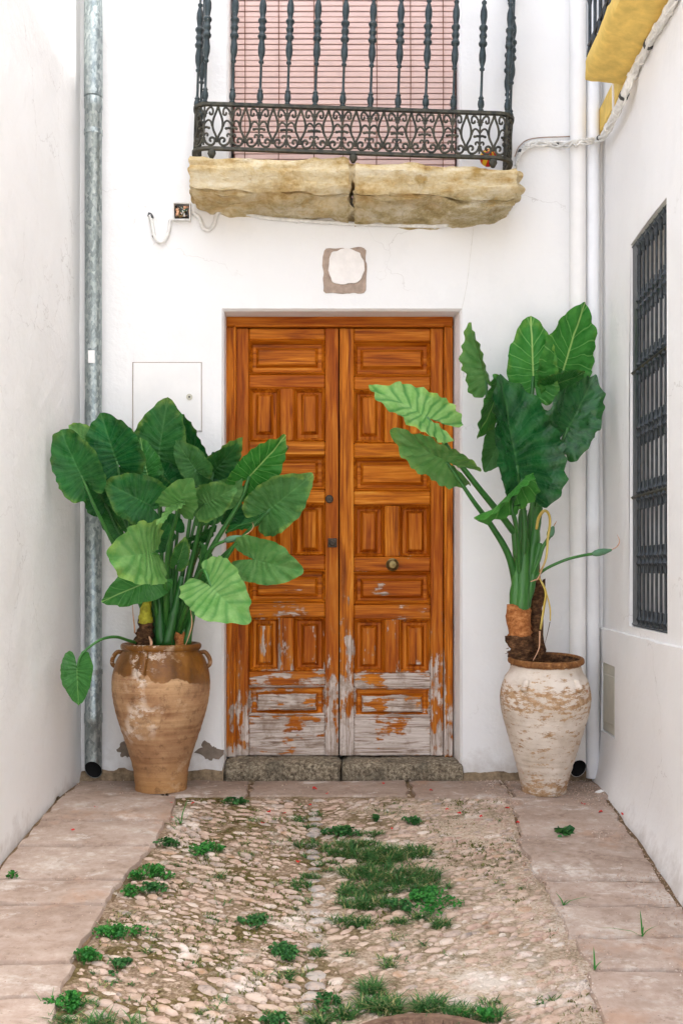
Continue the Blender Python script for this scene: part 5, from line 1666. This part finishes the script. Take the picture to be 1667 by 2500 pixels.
def ribbon(plant, pts, wids, mat, name):
    q = MB(); pts = smooth_path(pts, 5); n = len(pts)
    q.tube([p - plant.location for p in pts], [interp([(0, wids[0]), (0.5, wids[1]), (1, wids[2])], i / (n - 1)) for i in range(n)], 7, flat=0.35)
    return q.obj(name, mat, plant, True)
ribbon(P1, [at(*c2(585, 190), -0.40), at(*c2(590, 270), -0.41), at(*c2(597, 330), -0.41), at(*c2(600, 378), -0.40)], (0.004, 0.009, 0.012), M['dry'], 'dry_sheath')
ribbon(P1, [at(*c2(955, 230), -0.44), at(*c2(965, 320), -0.45), at(*c2(945, 400), -0.46), at(*c2(922, 458), -0.47)], (0.004, 0.010, 0.004), M['dry'], 'dry_sheath')
ribbon(P1, [at(*c2(700, 472), -0.49), at(*c2(705, 440), -0.47), at(*c2(690, 400), -0.43)], (0.004, 0.008, 0.004), M['dry'], 'dry_sheath')
def bud(plant, stalk, b0, b1, r, tip, rs=0.008):
    q = MB(); q.tube([p - plant.location for p in smooth_path(stalk, 6)], rs, 7); so = q.obj('bud_stalk', M['petiole'], plant, True); so.color = (0.35, 0, 0, 1)
    q = MB(); pts = [b0.lerp(b1, t) for t in (0, 0.15, 0.35, 0.6, 0.8, 1.0)]
    q.tube([p - plant.location for p in pts], [rs, r * 0.85, r, r * 0.9, r * 0.6, r * 0.3], 9); q.obj('bud', M['bud'], plant, True)
    ribbon(plant, [b1] + tip, (r * 0.35, r * 0.4, r * 0.1), M['dry'], 'dry_bract')
bud(P1, S1((800, 1250, -0.34), (905, 985, -0.46), (950, 925, -0.5), (1010, 895, -0.52)), *S1((1005, 897, -0.52), (1100, 872, -0.53)), 0.018, S1((1140, 850, -0.53), (1162, 820, -0.53), (1155, 795, -0.53)))
# right plant --------------------------------------------------------
P2 = empty('elephant_ear_plant', (PR.x - 0.06, PR.y, 0.66)); tag(P2, 'tall elephant ear plant with bare stump and upright leaves in whitewashed jar', 'plant')
yq = -0.36
def S3(*pts): return [at(*c3(a, b_), d_) for a, b_, d_ in pts]
def S4(*pts): return [at(*c4(a, b_), d_) for a, b_, d_ in pts]
def L3(J, T, w, yJ, dT, **kw): return leaf_on(P2, c3(*J), c3(*T), w / 2.34, yJ, dT, **kw)
foot = S4((570, 770, yq))[0]
L3((712, 525), (603, 208), 50, -0.30, -0.02, sgn=-1, tone=0.35, yel=0.35, stem=[S4((560, 780, yq))[0]] + S4((560, 300, -0.34)) + S3((740, 800, -0.30)), asp=0.36, fold=0.16, lobe=0.6)
L3((985, 512), (972, 155), 145, -0.24, 0.02, tone=0.25, yel=0.35, und=0.85, stem=[foot] + S4((580, 300, -0.30)) + S3((960, 900, -0.27)), r1=0.011, wavy=1.1, droop=0.02, fold=0.03)
L3((1155, 480), (1275, 92), 158, -0.20, 0.03, tone=0.15, yel=0.15, und=0.8, stem=[foot] + S4((600, 300, -0.28)) + S3((1080, 900, -0.23)), r1=0.011, wavy=1.3, droop=0.02, fold=0.03)
L3((378, 745), (60, 550), 124, -0.62, -0.10, tone=0.95, yel=0.9, stem=[foot] + S4((545, 320, -0.38)) + S3((850, 1370, -0.40), (650, 1120, -0.52), (520, 950, -0.58)), r0=0.026, r1=0.010, stone=0.25, wavy=1.3, lobe=1.15)
L3((490, 1000), (163, 840), 88, -0.66, -0.08, sgn=-1, tone=0.42, yel=0.35, stem=[foot] + S4((510, 440, -0.44), (390, 220, -0.52)) + S3((640, 1220, -0.6)), r0=0.024, r1=0.008, stone=0.12, wavy=1.1, lobe=1.1)
L3((788, 580), (692, 872), 78, -0.42, -0.03, sgn=-1, tone=0.25, yel=0.4, und=0.6, fold=0.08, lobe=0.4)
L3((795, 870), (715, 1055), 85, -0.34, -0.03, tone=0.18, yel=0.1, lobe=0.6)
L3((890, 1020), (797, 500), 190, -0.56, 0.06, tone=0.0, yel=0.05, gloss=0.8, stem=[foot] + S4((585, 500, -0.42), (600, 200, -0.48)), r0=0.024, r1=0.014, wavy=1.3, droop=0.05, wR=1.28, wL=0.86, fold=0.16)
L3((1185, 805), (1352, 490), 152, -0.44, 0.03, tone=0.02, yel=0.05, gloss=1.0, stem=[foot] + S4((640, 400, -0.40), (700, 60, -0.40)) + S3((1080, 1080, -0.40)), r0=0.024, r1=0.013, stone=0.2, wavy=2.2, lobe=1.1)
L3((928, 1100), (686, 1365), 46, -0.66, -0.06, sgn=-1, tone=0.35, yel=0.1, und=0.8, stem=[foot] + S4((565, 420, -0.48), (545, 200, -0.62)) + S3((865, 1250, -0.65)), fold=0.25, lobe=0.3, asp=0.30, r0=0.014)
L3((1100, 560), (1290, 500), 60, -0.24, 0.0, tone=0.05, und=0.3, yel=0.2)
# stumps
stub(P2, S4((590, 1100, -0.40), (575, 1000, -0.40), (570, 925, -0.40)), (0.062, 0.067), M['bark'], 'stump', 0.020, 0.02)
stub(P2, S4((570, 935, -0.40), (566, 850, -0.40), (560, 745, -0.40)), (0.060, 0.066), M['collar'], 'stump_collar', 0.012, 0.05)
stub(P2, S4((672, 1100, -0.32), (672, 850, -0.32), (680, 570, -0.32)), (0.044, 0.036), M['bark'], 'stump', 0.016, 0.02)
stub(P2, S4((672, 600, -0.32), (672, 450, -0.32), (675, 290, -0.32)), (0.030, 0.016), M['collar'], 'dry_stalk')
for (x0, x1, yt, yy, rr) in ((545, 560, 420, -0.42, 0.040), (585, 600, 300, -0.43, 0.046), (600, 690, 100, -0.40, 0.044), (560, 590, 120, -0.40, 0.038), (590, 660, 60, -0.37, 0.034), (620, 700, 330, -0.42, 0.030)):
    o = stub(P2, S4((lerp(565, x0, 0.4), 790, yy + 0.02), (x0, 680, yy), (lerp(x0, x1, 0.6), lerp(680, yt, 0.55), yy), (x1, yt, yy)), (rr, rr * 0.50), M['petiole'], 'leaf_sheath')
    o.color = (random.uniform(0.15, 0.55), 0, 0, 1)
q = MB()
for k in range(70):
    a = random.uniform(0, 6.28); r = 0.062
    c0 = at(*c4(573, random.uniform(930, 1060)), -0.40)
    p0 = c0 + Vector((math.cos(a) * r, math.sin(a) * r * 0.9, 0)); p1 = p0 + Vector((math.cos(a) * random.uniform(0.01, 0.03), math.sin(a) * 0.015, random.uniform(-0.01, 0.02)))
    q.tube([p0 - P2.location, p1 - P2.location], [random.uniform(0.004, 0.012), 0.002], 5, flat=0.5)
q.obj('bark_scraps', M['bark'], P2)['kind'] = 'stuff'
def yel_stem(pts, r, name='withered_stalk'):
    q = MB(); pp = smooth_path(pts, 6); n = len(pp)
    q.tube([p - P2.location for p in pp], [r * (0.8 + 0.3 * math.sin(3.1 * i / n)) for i in range(n)], 7, flat=0.6)
    o = q.obj(name, M['petiole'], P2, True); o.color = (0.5, 0.95, 0, 1)
yel_stem(S4((676, 240, -0.44), (690, 170, -0.47), (722, 124, -0.49), (752, 140, -0.5), (762, 200, -0.5), (748, 300, -0.5), (738, 420, -0.49), (700, 520, -0.47)), 0.0095)
yel_stem(S4((695, 550, -0.48), (735, 640, -0.5), (724, 740, -0.5), (702, 880, -0.5)), 0.009)
yel_stem(S4((738, 640, -0.5), (762, 740, -0.5), (764, 825, -0.5)), 0.006)
ribbon(P2, S4((697, 890, -0.5), (695, 980, -0.5), (685, 1020, -0.51), (655, 1078, -0.52)), (0.012, 0.009, 0.006), M['dry'], 'dry_sheath')
ribbon(P2, S4((640, 575, -0.48), (665, 565, -0.49), (690, 548, -0.49), (735, 430, -0.49)), (0.006, 0.012, 0.004), M['dry'], 'dry_sheath')
ribbon(P2, S4((762, 830, -0.5), (748, 900, -0.5), (728, 975, -0.5)), (0.005, 0.004, 0.002), M['bark'], 'dry_sheath')
bud(P2, S4((640, 560, -0.42), (690, 440, -0.45), (715, 360, -0.47), (760, 285, -0.48)), *S4((755, 292, -0.48), (785, 222, -0.48)), 0.020, S4((795, 205, -0.48), (805, 188, -0.48)), 0.010)
bud(P2, S4((640, 580, -0.42), (725, 500, -0.46), (850, 440, -0.5), (960, 410, -0.5), (1035, 398, -0.5)), *S4((1030, 399, -0.5), (1155, 372, -0.5)), 0.019, S4((1190, 350, -0.5), (1205, 315, -0.5), (1190, 275, -0.5)), 0.008)

# ------------------------------------------------------------------ small things
# striped ball on the balcony
bp = at(1192, 385, -0.25)
BALL = empty('ball', bp); tag(BALL, 'red and yellow striped ball resting on balcony slab behind the railing', 'ball')
m = Mat('ball_stripes', 0.4, 0.5)
op = m.sep(m.objpos())
an = m.math('ARCTAN2', op[1], m.math('ADD', op[0], 0.0))
m.col(m.mix(m.math('GREATER_THAN', m.math('SINE', m.math('MULTIPLY', an, 6)), 0.0), (0.62, 0.02, 0.015), (0.80, 0.50, 0.02)))
q = MB(); q.lathe([(0.0005 + 0.048 * math.sin(math.pi * k / 14), -0.048 * math.cos(math.pi * k / 14)) for k in range(15)], 20)
o = q.obj('skin', m.m, BALL, True); o.rotation_euler = (R(60), R(20), 0)

# manhole cover, only its far edge in view
mp = ground_at(1030, 2484)
mc = empty('manhole_cover', (mp.x, mp.y - 0.31, gz(mp.y - 0.31) + 0.004)); tag(mc, 'round rusty iron manhole cover at the near edge of the cobbles', 'manhole cover')
mc.rotation_euler = (math.atan(0.1), 0, 0)
rust = mat_iron('rusty_cast_iron', srgb(96, 72, 58), srgb(140, 112, 92), 0.15, 0.7)
q = MB(); q.lathe([(0.31, -0.02), (0.31, 0.012), (0.285, 0.014), (0.283, 0.006), (0.001, 0.006)], 48, cap=False); q.obj('disc', rust, mc, True, 40)
blk_ = MB(); blk_.bbox(-0.004, 0.004, -0.018, 0.018, 0, 0.010, 0.002); bkm = blk_.mesh('rim_block', rust)
for k in range(56):
    a = 2 * math.pi * k / 56
    o = link('rim_block', bkm, mc); o.location = (0.255 * math.cos(a), 0.255 * math.sin(a), 0.004); o.rotation_euler = (0, 0, a - math.pi / 2 + R(0))

# weeds --------------------------------------------------------------
def blade(mb, p, h, lean, az, w=0.0022, bend=0.6, mi=0):
    d_ = Vector((math.cos(az), math.sin(az), 0)); s_ = Vector((-d_.y, d_.x, 0)) * w
    pts = []
    for t in (0, 0.4, 0.75, 1.0):
        pts.append(p + d_ * (lean * h * t ** 1.6) + Vector((0, 0, h * (t - bend * 0.35 * lean * t * t))))
    vs = [pts[0] - s_, pts[0] + s_, pts[1] - s_ * 0.9, pts[1] + s_ * 0.9, pts[2] - s_ * 0.6, pts[2] + s_ * 0.6, pts[3]]
    mb.add(vs, [(0, 1, 3, 2), (2, 3, 5, 4), (4, 5, 6)], mi)
def leaflet(mb, p, r, nrm_, a):
    n = 5
    t = nrm_.orthogonal().normalized(); b_ = nrm_.cross(t)
    pts = [p + (t * math.cos(a + 2 * math.pi * k / n) + b_ * math.sin(a + 2 * math.pi * k / n)) * r * (1 + 0.15 * random.random()) for k in range(n)]
    mb.add(pts + [p - nrm_ * r * 0.3], [(k, (k + 1) % n, n) for k in range(n)])
def clover(px, py, wx, h, label, mat='clover', cat='weed', n=None, leaf_r=0.0058, grp=None, squash=0.9):
    gp_ = ground_at(px, py)
    d = D + gp_.y
    rx = wx * d / F / 2 * 1.15
    t = empty('weed', gp_); tag(t, label, cat, grp)
    q, sm = MB(), MB()
    few = n is not None
    n = n or int(90 + 52000 * rx * rx)
    lob = [(random.gauss(0, 0.42) * rx, random.gauss(0, 0.42) * rx * squash, random.uniform(0.18, 0.5) * rx) for _ in range(8)] + [(0, 0, rx * 0.45)]
    for k in range(n):
        lx, ly, lr = random.choice(lob)
        a, rr = random.uniform(0, 6.283), lr * random.random() ** 0.6 * 1.15
        x, y = lx + rr * math.cos(a), ly + rr * math.sin(a)
        if not few and fbm((x * 60 + px, y * 60, 1.1)) < -0.22: continue
        core = max(0.0, 1 - math.hypot(x, y) / (rx * 1.2))
        hh = h * (0.25 + 0.65 * core) * random.uniform(0.25, 1.05) + 0.004
        z = gz(gp_.y + y) - gp_.z + hh
        nr = Vector((random.gauss(0, 0.6), random.gauss(-0.2, 0.6), 1)).normalized()
        leaflet(q, Vector((x, y, z)), leaf_r * random.uniform(0.55, 1.3), nr, random.uniform(0, 6))
        if k % 3 == 0: sm.tube([(x * 0.7, y * 0.7, gz(gp_.y + y * 0.7) - gp_.z - 0.008), (x, y, z)], 0.0009, 3, cap=False)
        if not few and k % 9 == 0: blade(sm, Vector((x, y, gz(gp_.y + y) - gp_.z - 0.006)), h * random.uniform(0.5, 1.2), random.uniform(0.4, 1.6), random.uniform(0, 6.28), 0.0014)
    q.obj('foliage', M[mat], t)
    sm.obj('stem', M[mat], t)
    return t
def C5(x, y): return (x / 1.867, 1850 + y / 1.867)
def C6(x, y): return (600 + x / 2.24, 1850 + y / 2.24)
def C7(x, y): return (1100 + x / 2.765, 1800 + y / 2.765)
clover(*C5(760, 395), 50, 0.035, 'small green weed at the top corner where cobbles meet the left flagstones', 'clover_dark')
clover(*C5(955, 418), 76, 0.025, 'flat bright clover tuft among cobbles below the glazed jar')
clover(*C5(680, 535), 88, 0.040, 'largest clover clump along the left flagstone edge, nearer the house')
clover(*C5(585, 620), 52, 0.040, 'rounded bright clover clump touching the flagstone edge below the largest clump')
clover(*C5(695, 600), 60, 0.025, 'low dull clover patch on cobbles beside the rounded bright clump', 'clover_dark')
clover(*C5(545, 812), 100, 0.035, 'straggly clover spreading across the left flagstone corner halfway down', 'clover')
clover(*C5(385, 918), 72, 0.040, 'dense green clover clump on the flagstone edge, second from the front')
clover(*C5(545, 950), 60, 0.025, 'dark low weed on cobbles right of the second clump', 'clover_dark')
clover(*C5(325, 1125), 88, 0.045, 'bright clover clump nearest the camera on the left flagstone edge')
clover(*C5(1065, 205), 48, 0.030, 'dark weed tuft against the paving strip in front of the doorstep', 'clover_dark')
clover(*C6(520, 415), 82, 0.035, 'dark green weed clump in mid cobbles, highest of the central weeds', 'clover_dark')
clover(*C6(925, 355), 46, 0.030, 'single compact green weed on cobbles toward the whitewashed jar', 'clover_dark')
clover(*C6(705, 340), 26, 0.030, 'tiny weed tuft between the dark clump and the compact weed', 'clover_dark')
clover(*C6(1010, 785), 118, 0.030, 'bright flat clover patch at the lower right end of the grass')
clover(*C6(835, 822), 66, 0.040, 'dark bushy weed tucked against the bright clover patch', 'clover_dark')
clover(*C6(420, 1350), 66, 0.040, 'green weed clump left of the manhole in front', 'clover_dark')
clover(*C6(180, 1445), 56, 0.03, 'weed clump cut by the bottom edge between left flagstones and manhole', 'clover_dark')
clover(*C6(1300, 1425), 70, 0.03, 'leafy green weed right of the manhole at the bottom edge', 'clover')
clover(*C6(60, 900), 70, 0.022, 'long low weed in the left half of the cobbles', 'clover_dark')
clover(*C6(210, 1078), 110, 0.020, 'thin broken weed line left of the grey runnel stones', 'clover_dark')
clover(*C7(760, 662), 50, 0.030, 'broad leaved weed growing in a right flagstone joint', 'clover_dark', n=16, leaf_r=0.022)
clover(*C5(60, 555), 40, 0.035, 'sparse seedling on the left flagstones close to the blank wall', 'clover', n=16, leaf_r=0.010)

GR = MB()
def grass_patch(cx_, cy_, wx, wy, n, h=0.05, dry=0.12):
    """photo pixel ellipse"""
    for _ in range(int(n * 1.7)):
        a, r = random.uniform(0, 6.283), random.random() ** 0.62 * 1.15
        px_, py_ = cx_ + wx * r * math.cos(a), cy_ + wy * r * math.sin(a)
        p = ground_at(px_, py_)
        if fbm((p.x * 16, p.y * 10, 3.0)) < -0.14: continue
        p.z -= 0.012
        blade(GR, p, h * random.uniform(0.35, 1.1), random.uniform(0.5, 2.2), random.uniform(0, 6.283), random.uniform(0.0011, 0.0026), mi=1 if random.random() < dry else 0)
for (x, y, wx, wy, n, h) in ((330, 465, 60, 20, 260, 0.035), (560, 500, 130, 35, 900, 0.045), (720, 535, 120, 40, 1100, 0.05), (900, 515, 110, 28, 600, 0.04), (700, 620, 160, 45, 800, 0.05), (850, 640, 190, 40, 900, 0.045),
                             (640, 720, 150, 35, 600, 0.04), (900, 700, 190, 30, 700, 0.04), (600, 790, 100, 30, 450, 0.045), (720, 800, 80, 30, 350, 0.04), (450, 590, 60, 25, 260, 0.03), (560, 895, 110, 22, 380, 0.035), (680, 415, 70, 12, 200, 0.03), (690, 465, 100, 12, 260, 0.03),
                             (850, 1355, 200, 35, 1000, 0.05), (680, 1270, 60, 30, 200, 0.05), (1240, 1405, 150, 30, 600, 0.045), (560, 1390, 70, 30, 250, 0.04), (420, 1440, 90, 20, 260, 0.04), (940, 865, 60, 14, 160, 0.03), (835, 895, 40, 14, 130, 0.03), (240, 1185, 60, 18, 160, 0.025), (400, 1060, 40, 20, 120, 0.025), (560, 1080, 25, 14, 90, 0.03), (1060, 900, 50, 25, 140, 0.03), (300, 690, 60, 20, 160, 0.025), (340, 645, 60, 15, 150, 0.025), (290, 335, 26, 14, 90, 0.03), (390, 300, 28, 10, 80, 0.025), (350, 370, 30, 8, 60, 0.02)):
    c_ = C6(x, y); grass_patch(c_[0], c_[1], wx / 2.24, wy / 2.24, n, h)
for _ in range(150):
    px_, py_ = random.uniform(150, 1400), random.uniform(1960, 2490)
    p_ = ground_at(px_, py_)
    if not ok(p_.x, p_.y, 0.02) or (p_.x > 0.35 and random.random() < 0.75): continue
    grass_patch(px_, py_, random.uniform(8, 34), random.uniform(4, 9), random.randint(10, 60), random.uniform(0.015, 0.032), 0.3)
for (x, y, wx, wy, n) in ((800, 310, 40, 20, 16), (430, 1200, 200, 18, 260)):
    c_ = C5(x, y); grass_patch(c_[0], c_[1], wx / 1.867, wy / 1.867, n, 0.05)
g_ = GR.obj('grass', [M['grass'], M['straw']]); tag(g_, 'green grass growing through the middle of the cobbles', 'grass', kind='stuff')
# separate blades lying on the right flagstones
def sprig(px, py, label, blades):
    p0 = ground_at(px, py)
    t = empty('grass_sprig', p0); tag(t, label, 'grass sprig')
    for (az, h, lean) in blades:
        q = MB(); blade(q, Vector((0, 0, 0)), h, lean, az, 0.0035); q.obj('blade', M['clover'], t)
sprig(*C7(900, 520), 'fallen green grass blades on the flagstone in front of whitewashed jar', [(R(160), 0.02, 3.5), (R(-25), 0.018, 3.2)])
sprig(*C7(640, 790), 'arched grass blade lying across a right flagstone, above the forked one', [(R(170), 0.03, 3), (R(0), 0.025, 2.2)])
sprig(*C7(760, 1135), 'forked grass blades on the right flagstone edge', [(R(120), 0.05, 1.0), (R(20), 0.05, 2.6), (R(-70), 0.05, 1.0)])
sprig(*C7(1290, 1345), 'thin grass sprig in a joint of the right flagstones near the wall', [(R(100), 0.10, 0.2), (R(170), 0.06, 2.8), (R(10), 0.05, 1.2), (R(60), 0.04, 0.6)])
sprig(*C7(970, 1570), 'single upright grass tuft at the near end of the right flagstones', [(R(90), 0.08, 0.25), (R(20), 0.035, 0.9), (R(200), 0.03, 0.8)])
sprig(*C5(825, 300), 'tall thin grass stalk at the corner of the left flagstones', [(R(60), 0.13, 0.5), (R(140), 0.05, 1.4), (R(10), 0.05, 1.2), (R(200), 0.04, 1.4)])

# moss in the joints
MS = MB()
for _ in range(11000):
    x, y = random.uniform(-1.25, 1.0), random.uniform(-3.0, STRIP)
    if not ok(x, y, 0.02): continue
    v = fbm((x * 3.2, y * 3.2, 7.7), 4)
    if v < 0.06 + 0.30 * max(0, (x + 0.1)): continue
    p = Vector((x, y, gz(y) - 0.012))
    for k in range(3):
        blade(MS, p + Vector((random.gauss(0, 0.006), random.gauss(0, 0.006), 0)), random.uniform(0.006, 0.016), random.uniform(0.3, 1.5), random.uniform(0, 6.28), random.uniform(0.0015, 0.0032))
tag(MS.obj('moss', M['moss']), 'olive brown moss in the joints between cobbles', 'moss', kind='stuff')
# grit and crumbs
GT = MB()
for _ in range(4200):
    y = random.uniform(-3.0, -0.06)
    x = random.choice((random.uniform(lwx(y) + 0.02, rpx(y) - 0.06), random.uniform(rpx(y) - 0.25, rpx(y) - 0.06), random.gauss(interp(RE, y), 0.05)))
    if not (lwx(y) + 0.02 < x < rpx(y) - 0.055): continue
    s_ = random.uniform(0.0015, 0.005)
    z = gz(y) + 0.007
    GT.add([(x - s_, y, z), (x, y - s_, z), (x + s_, y, z), (x, y + s_ * 0.8, z), (x + s_ * 0.2, y, z + s_ * 1.2)], [(0, 1, 4), (1, 2, 4), (2, 3, 4), (3, 0, 4)])
tag(GT.obj('grit', M['grit']), 'loose grit and crumbs scattered over the paving', 'grit', kind='stuff')
# red petals
PT = [C6(755, 150), C6(375, 178), C6(445, 207), C6(352, 270), C6(127, 310), C6(212, 315), C6(92, 370), C6(1165, 315), C6(1285, 333), C6(800, 400), C6(285, 580), C6(1012, 190), C6(1100, 295), C6(1485, 368), C6(1430, 287),
      C7(380, 492), C7(450, 592), C7(1010, 520), C7(1160, 532), C7(205, 550), C7(55, 525), C7(890, 465), C5(330, 340), C5(437, 235), C5(780, 213), C5(785, 280), C5(880, 218), C5(1490, 172), C5(1435, 150), C5(1225, 255)]
pm = MB()
vs_ = [(0, 0, 0.004)]
for k in range(7):
    a = 2 * math.pi * k / 7
    vs_.append((0.011 * math.cos(a), 0.0085 * math.sin(a), 0.001 + 0.008 * (0.5 + 0.5 * math.sin(2 * a))))
pm.add(vs_, [(0, 1 + k, 1 + (k + 1) % 7) for k in range(7)])
pmm = pm.mesh('petal', M['petal'])
for a, b_ in PT:
    p = ground_at(a, b_)
    o = link('petal', pmm); o.location = p + Vector((0, 0, 0.008)); o.rotation_euler = (random.uniform(-0.3, 0.3), random.uniform(-0.3, 0.3), random.uniform(0, 6)); s_ = random.uniform(0.8, 1.3); o.scale = (s_, s_, s_)
    tag(o, 'tiny fallen red petal lying on the paving', 'petal', 'red petals fallen on the paving')
# scrap of white paper by the right wall
p = ground_at(*C7(1000, 385))
q = MB(); q.add([(-0.025, 0.0, 0.004), (0.0, -0.012, 0.003), (0.026, -0.008, 0.012), (0.012, 0.012, 0.018), (-0.012, 0.012, 0.010)], [(0, 1, 3, 4), (1, 2, 3)])
o = q.obj('paper_scrap', M['white_pipe']); o.location = p + Vector((0, 0, 0.006)); tag(o, 'crumpled white paper scrap between whitewashed jar and right wall', 'paper scrap')
